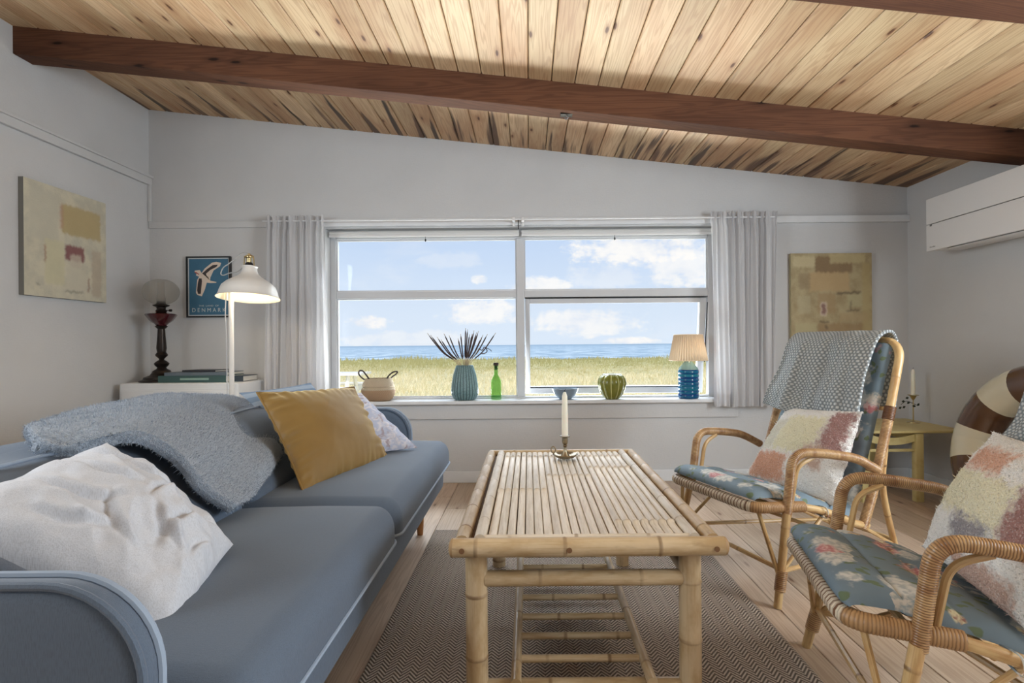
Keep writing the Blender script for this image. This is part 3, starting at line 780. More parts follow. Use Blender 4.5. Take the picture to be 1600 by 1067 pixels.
def bamboo_table():
    x0, x1, y0, y1, zt = -.177, .443, 1.226, 2.31, .467
    T = thing('coffee_table', 'bamboo coffee table with slatted top and ladder shelf on the rug', 'table', ((x0 + x1) / 2, (y0 + y1) / 2, 0))
    r = .0215
    def pole(name, a, b, rad, n=3, ph=.2, m=BAMBOO, seg=14, taper=1.0, **k):
        a, b = Vector(a), Vector(b); L = (b - a).length
        nd = [L * (i + ph + R.uniform(-.06, .06)) / n for i in range(n)]
        return obj(name, MB().tube([a, b], [rad, rad * taper], seg, nodes=[d for d in nd if .02 < d < L - .02], **k), m, T)
    zr = zt - r
    # outer rails
    pole('rail', (x0, y0 + r, zr), (x1, y0 + r, zr), r, 3, .28)
    pole('rail', (x0 + .01, y1 - r * .7, zr + .006), (x1 - .01, y1 - r * .7, zr + .006), r * .7, 3, .5)
    for xx, s in ((x0 + .022, 1), (x1 - .022, 1), ((x0 + x1) / 2 - .045, 1)):
        obj('bolt', MB().tube([(xx, y0 - .0015, zr), (xx, y0 + .004, zr)], .0062, 12), mat('bolt_brown', col=(120, 86, 56), rough=.5), T, sharp=30)
    for s in (-1, 1):
        xe = x0 if s < 0 else x1
        obj('rail_end', MB().tube([(xe, y0 + r, zr), (xe + s * .005, y0 + r, zr), (xe + s * .009, y0 + r, zr)], [r, r * .93, r * .6], 16), mat('end_grain', col=(172, 140, 100), rough=.6), T, sharp=30)
    for s in (-1, 1):
        xx = x0 + r * .8 if s < 0 else x1 - r * .8
        pole('rail', (xx, y0 + r * 2, zr + .003), (xx, y1 - r, zr + .003), r * .85, 6, .4)
        xx = x0 + r * 2.75 if s < 0 else x1 - r * 2.75
        pole('inner_rail', (xx, y0 + r * 2.1, zr + .008), (xx, y1 - r * 1.5, zr + .008), r * .68, 5, .6, SLAT)
    pole('inner_rail', (x0 + .06, y0 + r * 2.45, zr + .011), (x1 - .06, y0 + r * 2.45, zr + .011), .008, 3, .4, SLAT, 10)
    # slats: split canes laid side by side; groups share the height of their nodes
    xa, xb = x0 + r * 3.55, x1 - r * 3.55; n = 21; w = (xb - xa) / n
    groups = [(0, 7, [.40, 1.02]), (7, 14, [.58, .18 + .9]), (14, 21, [.09, .70, 1.0])]
    ya, yb = y0 + r * 2.8, y1 - r * 1.5
    gaps = set((2, 3, 9, 12, 13, 16))
    for g0, g1, nds in groups:
        for i in range(g0, g1):
            xc = xa + (i + .5) * w; hw = w / 2 - (.0016 if i in gaps else .0007)
            j = R.uniform(-.004, .004); st = [0.]
            for nd in nds:
                d = (nd if nd < 1.0 else .9) * (yb - ya) + j
                st += [d - .012, d - .005, d, d + .006, d + .016]
            st += [yb - ya]; mb = MB(); vs = []; mm = []
            for q, d in enumerate(sorted(set(st))):
                k = min([abs(d - ((nd if nd < 1. else .9) * (yb - ya) + j)) for nd in nds])
                up = .0065 if k < .0005 else .0030 if k < .0065 else 0.
                zz = zt - .013 + up
                for a, hgt in ((-1, -.006), (-1, .0025), (-.55, .0058), (0, .0068), (.55, .0058), (1, .0025), (1, -.006)):
                    vs.append((xc + a * hw, ya + d, zz + hgt)); mm.append(.8 if k < .0005 else 0.)
            ns = len(vs) // 7; fs = []; uv = []
            for q in range(ns - 1):
                for e in range(6):
                    fs.append((q * 7 + e, (q + 1) * 7 + e, (q + 1) * 7 + e + 1, q * 7 + e + 1))
                    u0, u1 = vs[q * 7][1], vs[(q + 1) * 7][1]; uv.append([(u0, e / 6), (u1, e / 6), (u1, (e + 1) / 6), (u0, (e + 1) / 6)])
                fs.append((q * 7 + 6, (q + 1) * 7 + 6, (q + 1) * 7, q * 7)); uv.append([(0, 0)] * 4)
            fs += [tuple(range(7)), tuple(reversed(range((ns - 1) * 7, ns * 7)))]; uv += [[(0, 0)] * 7] * 2
            mb.add(vs, fs, uv, mm); obj('slat', mb, SLAT, T, sharp=60)
    obj('top_board', MB().box(x0 + .03, x1 - .03, y0 + .03, y1 - .02, zt - .034, zt - .020), mat('dark_board', col=(92, 70, 48), rough=.8), T, smooth=False)
    # legs
    lx0, lx1, ly0, ly1 = -.128, .376, 1.285, 2.225
    for lx in (lx0, lx1):
        for ly in (ly0, ly1): pole('leg', (lx, ly, .0095), (lx, ly, zt - .036), .0262, 3, .22 if lx < 0 else .47)
    za = H - (903 - CY) * 1.285 / F
    for ly in (ly0, ly1): pole('apron_pole', (lx0 + .02, ly, za), (lx1 - .02, ly, za), .0185, 2, .55)
    for lx in (lx0, lx1): pole('apron_pole', (lx, ly0 + .02, za + .004), (lx, ly1 - .02, za + .004), .0165, 3, .5)
    # ladder shelf
    zs = .125
    pole('shelf_crossbar', (lx0 + .02, ly0, zs - .02), (lx1 - .02, ly0, zs - .02), .0165, 2, .6)
    pole('shelf_crossbar', (lx0 + .02, ly1, zs - .02), (lx1 - .02, ly1, zs - .02), .0165, 2, .6)
    for xx in (-.036, .28): pole('shelf_pole', (xx, ly0 - .03, zs + .002), (xx, ly1 + .03, zs + .002), .0125, 4, .3)
    for yy in (1.36, 1.466, 1.57, 1.69, 1.80, 1.92, 2.03, 2.13): pole('rung', (-.03, yy, zs), (.274, yy, zs), .0095, 2, R.uniform(.2, .8), seg=10)
bamboo_table()

def candle_parts(T, x, y, z0, z1, r0, r1, flame=False):
    n = 10
    obj('candle', MB().lathe([(r0, 0), (r0 * .97, (z1 - z0) * .5), (r1, (z1 - z0) * .9), (r1 * .55, (z1 - z0) * .985), (0.001, z1 - z0)], (x, y, z0), 16), WAX, T)
    obj('wick', MB().tube([(x, y, z1 - .003), (x + .001, y, z1 + .006), (x + .004, y, z1 + .011)], .0011, 6), BLACK, T)
def chamberstick():
    c = P(880, 716, 2.12); x, y = c.x, c.y; z = .4665 + .0012
    T = thing('chamberstick', 'small brass chamberstick with tall ivory candle on the bamboo table', 'candlestick', (x, y, z))
    obj('dish', MB().lathe([(.001, .001), (.024, .001), (.026, .0), (.040, .006), (.047, .013), (.049, .0135), (.047, .0165), (.038, .010), (.024, .005), (.001, .005)], (x, y, z), 28, fn=lambda r, zz, a: r * (1 + (.03 * math.cos(8 * a) if r > .03 else 0))), OLDBRASS, T)
    obj('stem', MB().lathe([(.020, .004), (.017, .010), (.009, .022), (.006, .032), (.005, .042), (.009, .047), (.006, .051), (.010, .056), (.0115, .064), (.0105, .078), (.013, .080), (.0205, .083), (.0205, .0855), (.009, .0855), (.001, .080)], (x, y, z), 20), OLDBRASS, T)
    hx = x - .046
    obj('ring_handle', MB().tube([(hx + .011 * math.cos(a) * .8, y, z + .032 + .012 * math.sin(a)) for a in [i * PI / 8 for i in range(16)]], .0026, 8, closed=True).tube([(hx + .002, y, z + .013), (hx, y, z + .022)], .003, 8), OLDBRASS, T)
    candle_parts(T, x, y, z + .083, P(879, 613, 2.12).z, .0125, .0105)
chamberstick()

# ------------------------------------------------------------------ sofa
def sofa():
    T = thing('sofa', 'long blue-grey fabric sofa with piped edges along the left wall', 'sofa', (-.85, 1.7, 0))
    xf, zp, ztop = -.400, .322, .432
    base = obj('base', MB().rbox(-1.32, -.425, .72, 2.70, .20, .335, .03, 3), SOFA, T)
    def seat(y0, y1, nm):
        r = .055
        def fn(q):
            u = (q.x - (-.62)) / .26; v = (q.y - (y0 + y1) / 2) / ((y1 - y0) / 2)
            q.z = max(q.z, zp - .002)
            if q.z > (zp + ztop) / 2:
                q = q + Vector((0, 0, .022 * max(0, 1 - abs(u) ** 2.2) * max(0, 1 - abs(v) ** 4) + .002 * nz(q, 7)))
                
            return q
        o = obj('seat_cushion', MB().rbox(-1.02, xf, y0 + .003, y1 - .003, zp - .064, ztop, (.055, .055, .066), 6, fn=fn, segs=(14, 24, 4)), SOFA, T)
        a, c = y0 + .02, y1 - .02
        obj('piping', MB().tube(fillet([(-.98, c + .014, zp + .012), (xf + .001, c + .014, zp + .004), (xf + .001, a - .014, zp + .004), (-.98, a - .014, zp + .012)], .05, 8), .0045, 8), PIPE, o)
    seat(.76, 1.655, 0); seat(1.655, 2.755, 1)
    # back cushions: slanted, soft
    def back(y0, y1):
        def fn(q):
            h = (q.z - .43) / .24
            v = (q.y - (y0 + y1) / 2) / ((y1 - y0) / 2)
            q = q + Vector((-.24 * max(0, h) - .0, 0, 0))
            q = q + Vector((.02 * (1 - abs(v) ** 3) * (1 - (2 * h - 1) ** 2 if 0 < h < 1 else 0), 0, .012 * nz(q, 3.5) * (1 if h > .7 else .3)))
            return q
        o = obj('back_cushion', MB().rbox(-1.05, -.835, y0 + .004, y1 - .004, .415, .665, (.055, .055, .05), 5, fn=fn, segs=(4, 20, 8)), SOFA, T)
        obj('piping', MB().tube([(-1.10 , y0 + .03, .662), (-1.10, (y0 + y1) / 2, .668), (-1.10, y1 - .03, .662)], .0045, 8), PIPE, o)
    back(.80, 1.655); back(1.655, 2.72)
    obj('backrest', MB().rbox(-1.40, -1.19, .72, 2.80, .18, .655, (.05, .05, .05), 4, fn=lambda q: q + Vector((-.12 * max(0, q.z - .3), 0, 0))), SOFA, T)
    # arms: upholstered panels with rounded top front corner
    def arm(y0, y1, xfr, zt, zb=.2):
        rc = .13; poly = [(-1.36, zb), (xfr, zb)]
        n = 10
        for i in range(n + 1):
            a = i / n * PI / 2; poly.append((xfr - rc + rc * math.cos(a) - .0, zt - rc + rc * math.sin(a)))
        poly.append((-1.36, zt)); k = len(poly); mb = MB()
        cxm, czm = -.95, (zt + zb) / 2
        rings = [(y0 + .000, .972), (y0 + .004, .99), (y0 + .012, 1.), (y1 - .012, 1.), (y1 - .004, .99), (y1, .972)]
        vs = []
        for y, s in rings:
            for (x, z) in poly:
                e = (1 - s) * .7
                vs.append((x + (-e if x > -.9 else e), y, z - (e if z > czm else -e)))
        fs = [tuple(range(k)), tuple(reversed(range((len(rings) - 1) * k, len(rings) * k)))]
        for j in range(len(rings) - 1):
            for i in range(k): fs.append((j * k + i, (j + 1) * k + i, (j + 1) * k + (i + 1) % k, j * k + (i + 1) % k))
        mb.add(vs, fs); o = obj('arm', mb, SOFA, T, sharp=50)
        for y in (y0 + .006, y1 - .006):
            obj('piping', MB().tube([(x + (.001 if x > -.9 else 0), y, z + .0015) for x, z in poly[1:]], .006, 8), SOFA if y == y0 + .006 else PIPE, o)
    arm(.700, .748, -.505, .60); arm(2.765, 2.835, -.615, .585)
    for (x, y) in ((-.53, 2.62), (-.53, .85), (-1.25, 2.62), (-1.25, .85)):
        obj('leg', MB().lathe([(.014, 0), (.018, .06), (.023, .205)], (x, y, .0005), 14), LEGW, T)
sofa()

def pillow(name, C4, T, m, label, cat='cushion', n=36, seed=0, wr=.006, wf=7., pinch=.07, fuzz=0, fuzzf=120, fold=0, sag=0., edge=None, pf=5., pk=2., wk=1., lines=(), **k):
    """C4: corners TL, TR, BR, BL"""
    c = [Vector(p) for p in C4]; cen = sum(c, Vector()) / 4
    nrm = ((c[1] - c[3]).cross(c[0] - c[2])).normalized()
    if nrm.dot(Vector((0, 0, H)) - cen) < 0: nrm = -nrm
    root = thing(name, label, cat, (cen.x, cen.y, min(p.z for p in c)))
    def base(u, v):
        a, b = 2 * u - 1, 2 * v - 1
        aa = a * (1 - pinch * (1 - b * b)); bb = b * (1 - pinch * (1 - a * a))
        uu, vv = (aa + 1) / 2, (bb + 1) / 2
        p = c[0] * (1 - uu) * (1 - vv) + c[1] * uu * (1 - vv) + c[2] * uu * vv + c[3] * (1 - uu) * vv
        th = ((1 - a * a) ** .62) * ((1 - b * b) ** .62)
        return p, th, a, b
    def side(sg):
        def f(u, v):
            p, th, a, b = base(u, v)
            # radial pleats close to the corners plus broad folds
            q = Vector((a * wf * .5 + seed, b * wf * .5, sg * 3.1 + seed))
            ang = math.atan2(b, a); rad = max(abs(a), abs(b))
            wv = noise.noise(q) + .5 * noise.noise(q * 2.1)
            pl = pk * (noise.noise(Vector((b * pf + seed, a * 1.3 + b * pf * .15, 1.7))) * abs(a) ** 5 + noise.noise(Vector((a * pf - seed, b * 1.3 + a * pf * .15, 7.1))) * abs(b) ** 5)
            cr = 0.
            if sg > 0:
                for (a0, b0, a1, b1, am, wd) in lines:
                    la = (a1 - a0) ** 2 + (b1 - b0) ** 2; tt = max(0, min(1, ((a - a0) * (a1 - a0) + (b - b0) * (b1 - b0)) / la))
                    bow = .12 * math.sin(tt * PI); px_ = a0 + (a1 - a0) * tt - (b1 - b0) * bow; py_ = b0 + (b1 - b0) * tt + (a1 - a0) * bow
                    sd = ((a - px_) * (b1 - b0) - (b - py_) * (a1 - a0)) / math.sqrt(la); dd = math.hypot(a - px_, b - py_)
                    cr += am * math.sin(PI * tt * .9 + .15) * (math.exp(-((dd * (1 if sd > 0 else -1) - wd) / (wd * 1.3)) ** 2) - 1.3 * math.exp(-((dd) / (wd * .7)) ** 2)) * min(1, th * 2)
            fo = (1 - abs(noise.noise(Vector((a * 1.6 + b * 1.1 + seed, b * .9 - a * .4, 5.)))) * 2.4)
            d = th * T * .5 + cr + (wr * wv * wk + fold * fo) * min(1, th * 2.2) + wr * pl * min(1, th * 5)
            p = p + nrm * (d * sg)
            p.z -= sag * th
            if fuzz:
                d3 = Vector((noise.noise(p * fuzzf), noise.noise(p * fuzzf + Vector((31, 0, 0))), noise.noise(p * fuzzf + Vector((0, 57, 0)))))
                p = p + d3 * fuzz + nrm * sg * abs(noise.noise(p * fuzzf * .5)) * fuzz
            return p
        return f
    mb = MB(); mb.grid(side(1), n, n); mb.grid(side(-1), n, n)
    # flip back side so normals face outward
    h = len(mb.f) // 2
    for i in range(h, 2 * h): mb.f[i] = tuple(reversed(mb.f[i])); mb.uv[i] = list(reversed(mb.uv[i]))
    o = obj('cover', mb, m, root, sharp=180)
    pts = []
    N = 26
    for (u0, v0, u1, v1) in ((0, 0, 1, 0), (1, 0, 1, 1), (1, 1, 0, 1), (0, 1, 0, 0)):
        for i in range(N):
            t = i / N; pts.append(base(u0 + (u1 - u0) * t, v0 + (v1 - v0) * t)[0])
    if edge: obj('seam', MB().tube(pts, edge[0], 6, closed=True), edge[1], root)
    return root
pillow('cushion', [PX(-150, 790, -1.0), PX(165, 680, -.98), Vector((-.655, 1.20, .475)), PX(263, 1000, -.60)], .17, PILW,
       'large off-white creased linen cushion against the near end of the sofa', n=110, seed=3.1, wr=.0055, wf=9, fold=.016, pinch=.05, pf=6., pk=2.5, wk=.8, lines=[(-.35, -.75, -.15, .0, .012, .06), (.1, -.7, .2, -.05, .013, .06), (-.7, -.5, -.5, .1, .010, .06), (.75, .75, -.35, .45, .015, .07), (.75, .25, .05, .1, .012, .06), (.1, .15, -.25, .7, .011, .06), (-.1, -.2, -.6, .35, .010, .05), (.5, -.5, .75, .1, .010, .06), (.3, .85, -.2, .75, .009, .05), (.45, -.85, .6, -.4, .009, .05)])
pillow('cushion', [PX(400, 606, -1.0), PX(552, 600, -.78), PX(606, 716, -.585), PX(470, 764, -.735)], .15, VELVET,
       'mustard yellow velvet cushion in the middle of the sofa', n=110, seed=8., wr=.006, wf=5, pinch=.05, fold=.003, pf=8., pk=3.4, wk=.3, edge=(.0035, VELVET))
pillow('cushion', [Vector((-1.02, 2.16, .70)), Vector((-.775, 2.51, .695)), Vector((-.495, 2.41, .458)), Vector((-.80, 2.08, .46))], .13, MARBLE,
       'pale lilac patterned cushion behind the mustard cushion', n=44, seed=5., wr=.005, pinch=.05)
pillow('cushion', [PX(372, 606, -1.17), PX(484, 592, -1.0), Vector((-.85, 2.62, .48)), Vector((-.93, 2.22, .48))], .10, STRIPE,
       'blue striped cushion, mostly hidden behind the mustard one, by the curtain', n=36, seed=2., wr=.004, pinch=.04)

def add_pile(src, m, count, length, width, seed=1, name='pile'):
    """short woolly fibres rooted on the faces of a cover; they carry the cover's uv"""
    me = src.data; rg = random.Random(seed); ul = me.uv_layers.active.data if me.uv_layers.active else None
    ar = [p.area for p in me.polygons]; tot = sum(ar); vs = []; fs = []; uvs = []
    V = [v.co for v in me.vertices]
    for p in me.polygons:
        k = ar[p.index] / tot * count; k = int(k) + (1 if rg.random() < k - int(k) else 0)
        if not k: continue
        q = [V[i] for i in p.vertices]; u = tuple(ul[p.loop_start].uv) if ul else (0, 0)
        for _ in range(k):
            a, b = rg.random(), rg.random()
            c = q[0].lerp(q[1], a).lerp(q[-1].lerp(q[2 if len(q) > 3 else 1], a), b)
            t = Vector((rg.uniform(-1, 1), rg.uniform(-1, 1), rg.uniform(-1, 1)))
            d = (p.normal * 1.0 + t * .8).normalized(); sd = d.cross(t).normalized() * width
            l = length * rg.uniform(.5, 1.2); k1 = c + d * l * .5; e = c + d * l * .8 + t * l * .45; o = len(vs)
            vs += [c - sd - d * .001, c + sd - d * .001, k1 + sd, k1 - sd, e]
            fs += [(o, o + 1, o + 2, o + 3), (o + 3, o + 2, o + 4)]; uvs += [[u] * 4, [u] * 3]
    mb = MB(); mb.v = vs; mb.f = fs; mb.m = [0.] * len(vs); mb.uv = dict(enumerate(uvs))
    o = obj(name, mb, m, src, smooth=False, local=True); o['kind'] = 'stuff'; return o
def cover(root): return [c for c in root.children if c.name.startswith('cover')][0]
def surf(cp, nu, nv, disp=None):
    """smooth surface through a grid of control points"""
    rows = [catmull(r, nv) for r in cp]
    cols = [catmull([r[j] for r in rows], nu) for j in range(len(rows[0]))]
    NU, NV = len(cols[0]) - 1, len(cols) - 1
    def f(u, v):
        p = cols[round(v * NV)][round(u * NU)].copy()
        return disp(p, u, v) if disp else p
    return f, NU, NV
def shell(mb, f, nu, nv, th, ctr=None):
    """front and back skins joined along the rim, thickness th"""
    P_ = [[f(i / nu, j / nv) for j in range(nv + 1)] for i in range(nu + 1)]
    def nr(i, j):
        a = P_[min(nu, i + 1)][j] - P_[max(0, i - 1)][j]; b = P_[i][min(nv, j + 1)] - P_[i][max(0, j - 1)]
        n_ = a.cross(b); return n_.normalized() if n_.length > 1e-12 else Vector((0, 0, 1))
    vs = []; 
    for sg in (1, -1):
        for i in range(nu + 1):
            for j in range(nv + 1):
                e = min(i, nu - i, 3) / 3; g = min(j, nv - j, 3) / 3; k = math.sqrt(max(.0, 1 - (1 - min(e, g)) ** 2))
                vs.append(P_[i][j] + nr(i, j) * sg * th * .5 * k)
    W = nv + 1; O = (nu + 1) * W; fs = []; uv = []
    for i in range(nu):
        for j in range(nv):
            a = i * W + j; fs.append((a, a + W, a + W + 1, a + 1)); uv.append([(i / nu, j / nv), ((i + 1) / nu, j / nv), ((i + 1) / nu, (j + 1) / nv), (i / nu, (j + 1) / nv)])
            fs.append((O + a + 1, O + a + W + 1, O + a + W, O + a)); uv.append([(i / nu, (j + 1) / nv), ((i + 1) / nu, (j + 1) / nv), ((i + 1) / nu, j / nv), (i / nu, j / nv)])
    return mb.add(vs, fs, uv)

def blanket():
    g = lambda px, py, X: PX(px, py, X)
    cp = [  # each row crosses the throw from behind the backrest to its front hem
        [g(52, 690, -1.34), g(40, 672, -1.30), g(42, 664, -1.24), g(42, 668, -1.18), g(50, 680, -1.13), g(62, 690, -1.10)],
        [g(104, 668, -1.40), g(96, 645, -1.34), g(98, 650, -1.24), g(98, 664, -1.15), g(98, 680, -1.10), g(100, 690, -1.08)],
        [g(182, 650, -1.42), g(178, 629, -1.34), g(176, 636, -1.22), g(170, 652, -1.12), g(162, 670, -1.06), g(158, 680, -1.04)],
        [g(278, 640, -1.44), g(272, 612, -1.34), g(262, 622, -1.20), g(250, 644, -1.07), g(232, 664, -1.01), g(218, 676, -.99)],
        [g(352, 640, -1.44), g(346, 613, -1.34), g(338, 632, -1.17), g(320, 664, -1.02), g(292, 694, -.95), g(268, 706, -.93)],
        [g(410, 650, -1.38), g(400, 629, -1.28), g(394, 656, -1.10), g(370, 696, -.96), g(334, 736, -.885), g(306, 752, -.87)],
        [g(440, 676, -1.2), g(430, 652, -1.12), g(424, 678, -1.00), g(408, 712, -.90), g(376, 758, -.835), g(346, 784, -.815)],
        [g(456, 686, -1.10), g(461, 674, -1.04), g(446, 700, -.95), g(420, 726, -.885), g(388, 768, -.825), g(358, 792, -.80)],
    ]
    def disp(p, u, v):
        a = .007 * noise.noise(p * 5) + .004 * math.sin(v * 9 + u * 5) + .006 * (1 - abs(noise.noise(Vector((u * 3.2, v * 4.5 - u * 2, 4.)))) * 3)
        fold = .026 * math.exp(-((v - .36 + .1 * u) / .06) ** 2) * max(0, min(1, (u - .6) * 4))
        p = p + Vector((.4, -.3, .8)).normalized() * (a + fold)
        d3 = Vector((noise.noise(p * 150), noise.noise(p * 150 + Vector((9, 0, 0))), noise.noise(p * 150 + Vector((0, 9, 0)))))
        return p + d3 * .0009
    f, NU, NV = surf(cp, 18, 22, disp)
    mb = MB(); shell(mb, f, NU, NV, .034)
    o = obj('throw_blanket', mb, WOOL, sharp=180)
    tag(o, 'thick pale blue-grey wool throw draped over the sofa back', 'blanket')
    add_pile(o, WOOL, 60000, .009, .0006, 3)
blanket()

# ------------------------------------------------------------------ armchairs
def armchair(loc, rz, label, near):
    T = thing('rattan_armchair', label, 'armchair', (loc[0], loc[1], 0), rz, 'rattan armchairs right of the bamboo table')
    def o(name, mb, m, parent=T, **k): return obj(name, mb, m, parent, local=True, **k)
    A = (0, .228, .336)
    # seat frame: woven front bar, side rails
    zr = .336
    fb = fillet([(.20, -.262, .325), (.0, -.235, .334), (.0, .235, .334), (.20, .262, .325)], .05, 8)
    mb = MB(); q = resample(fb, .0021); mb.tube(q, [.0195 * (1., 1.05, 1.05)[i % 3] for i in range(len(q))], 10, m=[(1., 0, 0)[i % 3] for i in range(len(q))])
    fr = o('seat_front', mb, WEAVE)
    mb = MB(); 
    for s in (-1, 1):
        o('side_rail', MB().tube(catmull([(.19, s * .262, .325), (.30, s * .268, .296), (.42, s * .272, .245), (.50, s * .272, .225)], 5), .0135, 10, nodes=[.1, .24]), CANE)
    for x, z in ((.12, .322), (.25, .300), (.38, .255), (.47, .232)): o('seat_rod', MB().tube([(x, -.262, z), (x, .262, z)], .008, 8), CANE)
    # back: bent pole, wrapped near the seat
    K = [(.50, .272, .228), (.545, .272, .40), (.62, .270, .635), (.695, .262, .86), (.712, .235, .905), (.718, .15, .915)]
    for s in (-1, 1):
        low = [(.475, s * .272, .215), (.53, s * .272, .34), (.628, s * .270, .640)]
        mb = MB(); wrapped(mb, fillet(low, .05), .0175); o('back_binding', mb, WRAP)
    top = fillet([(.628, -.268, .640), (.712, -.262, .912), (.716, 0, .918), (.712, .262, .912), (.628, .268, .640)], .085, 8)
    o('back_frame', MB().tube(top, .0158, 12, nodes=[.14, .30, .62, .80]), CANE)
    for s in (-1, 1):
        mb = MB(); wrapped(mb, [(.618, s * .269, .612), (.634, s * .268, .660)], .0205, .006); o('binding', mb, mat('dark_binding', col=(96, 62, 36), rough=.4))
    for i in range(5):
        y = (-2 + i) * .09
        o('back_slat', MB().tube(catmull([(.50, y, .228), (.555, y, .42), (.632, y, .65), (.714, y, .915)], 4), .007, 8), CANE)
    for z, x in ((.42, .560), (.65, .640)): o('back_rod', MB().tube([(x, -.268, z), (x, .268, z)], .008, 8), CANE)
    # arms with their posts, legs
    for s in (-1, 1):
        B = (.135, s * .263, .333); C = (.052, s * .287, .0); Dp = (.158, s * .262, .523); E = (.53, s * .305, .448); Fp = (.862, s * .13, 0.)
        path = fillet([(.120, s * .264, .30), (.150, s * .262, .52), (.27, s * .272, .512), (.42, s * .295, .487), (.53, s * .292, .432)], [.085, .06, .05], 9)
        mb = MB(); wrapped(mb, path, .0162); o('arm', mb, WRAP)
        o('front_leg', MB().tube([C, (.118, s * .266, .31)], [.0138, .0148], 12, nodes=[.11, .27]), CANE)
        o('arm_support', MB().tube(fillet([(.155, s * .25, .335), (.180, s * .252, .47), (.25, s * .262, .498)], .05), .0085, 8), CANE)
        mb = MB(); wrapped(mb, [(.066, s * .283, .055), (.082, s * .278, .12)], .0185, .006); o('binding', mb, WRAP)
        o('rear_leg', MB().tube(catmull([(.628, s * .262, .635), (.60, s * .268, .50), (.64, s * .232, .32), (.862, s * .13, .0)], 6), [.0125] * 19, 10, nodes=[.2, .45]), CANE)
        # braces
        o('brace', MB().tube([(.035, s * .215, .325), (.072, s * .275, .10)], .0075, 8, nodes=[.12]), CANE)
        o('brace', MB().tube([(.075, s * .274, .105), (.30, s * .262, .29)], .0070, 8, nodes=[.12]), CANE)
        o('stretcher', MB().tube([(.078, s * .272, .115), (.80, s * .155, .085)], .0085, 8, nodes=[.3, .55]), CANE)
        o('brace', MB().tube([(.45, s * .262, .24), (.82, s * .15, .06)], .0070, 8, nodes=[.2]), CANE)
    o('stretcher', MB().tube([(.078, -.272, .125), (.078, .272, .125)], .0085, 8, nodes=[.2, .4]), CANE)
    o('stretcher', MB().tube([(.81, -.155, .09), (.81, .155, .09)], .0085, 8), CANE)
    o('cross_brace', MB().tube([(.04, -.21, .32), (.36, .21, .20)], .0075, 8), CANE)
    o('cross_brace', MB().tube([(.04, .21, .32), (.36, -.21, .20)], .0075, 8), CANE)
    # quilted pad over seat and back, stitched across in channels
    prof = catmull([(.008, 0, .362), (.03, 0, .368), (.12, 0, .356), (.26, 0, .322), (.40, 0, .272), (.475, 0, .262), (.515, 0, .33), (.560, 0, .46), (.618, 0, .64), (.690, 0, .86), (.700, 0, .895)], 12)
    NP = len(prof) - 1; L = [0.]
    for i in range(NP): L.append(L[-1] + (prof[i + 1] - prof[i]).length)
    def pf(u, v):
        i = round(u * NP); p = prof[i]; w = (v - .5) * 2
        a = prof[max(0, i - 1)]; b = prof[min(NP, i + 1)]; t = (b - a).normalized(); nm = Vector((-t.z, 0, t.x))
        ch = abs(math.sin(L[i] / .105 * PI)) ** .38
        hw = (.232 if L[i] < .1 else .243) - (.0 if L[i] < .5 else .01); ee = 1 - abs(w) ** 10
        q = Vector((p.x, w * hw, p.z)) + nm * (.003 + .015 * ch * ee + .004 * nz((p.x * 3, w * 1.5, p.z * 3), 3))
        if abs(w) > .9: q.z -= .006 * (abs(w) - .9) * 10
        return q
    mb = MB(); shell(mb, pf, NP, 36, .028)
    o('pad', mb, FLORAL, sharp=70)
    for s in (-1, 1): o('pad_tie', MB().tube(catmull([(.27, s * .24, .315), (.28, s * .287, .318), (.285, s * .285, .280), (.275, s * .25, .288)], 5), .0022, 6), FLORAL)
    return T
c1 = armchair((.696, 2.114), .356, 'rattan armchair with floral pad and grey knitted throw over its back, nearer the window', 0)
c2 = armchair((.708, 1.36), -.227, 'rattan armchair with blue floral pad at the bottom right, nearest the camera', 1)
def loc2w(c, rz):
    return lambda d, w, z: Vector((c[0] + d * math.cos(rz) - w * math.sin(rz), c[1] + d * math.sin(rz) + w * math.cos(rz), z))
L1 = loc2w((.696, 2.114), .356); L2 = loc2w((.708, 1.36), -.227)
BC1 = mat('boucle_far', f_boucle([(.26, .74, .14, .60, (234, 230, 202)), (.76, .97, .03, .55, (172, 134, 130)), (.05, .5, .64, .95, (216, 168, 142)), (.05, .26, .2, .6, (222, 220, 206)), (.64, .84, .48, .72, (206, 180, 166))]), rough=.95)
BC2 = mat('boucle_near', f_boucle([(-.1, .75, .32, .64, (236, 231, 204)), (.16, .55, .12, .30, (222, 180, 158)), (.42, .70, .62, .78, (160, 156, 160)), (.42, .9, .84, 1.1, (206, 176, 162)), (.75, 1.1, .3, .7, (170, 130, 124))]), rough=.95)
cb1 = pillow('cushion', [P(1228, 644, 2.44), P(1346, 652, 2.06), P(1300, 800, 2.0), P(1158, 753, 2.40)], .15, BC1,
       'fluffy cream cushion with mauve and terracotta patches on the far rattan armchair', n=150, seed=4, wr=.004, fuzz=.0022, fuzzf=190, pinch=.03)
cb2 = pillow('cushion', [L2(.50, .215, .665), L2(.50, -.215, .665), L2(.33, -.225, .335), L2(.33, .215, .345)], .17, BC2,
       'fluffy cream cushion with pale yellow and peach patches at the right edge of the photo', n=150, seed=9, wr=.004, fuzz=.0022, fuzzf=190, pinch=.03)

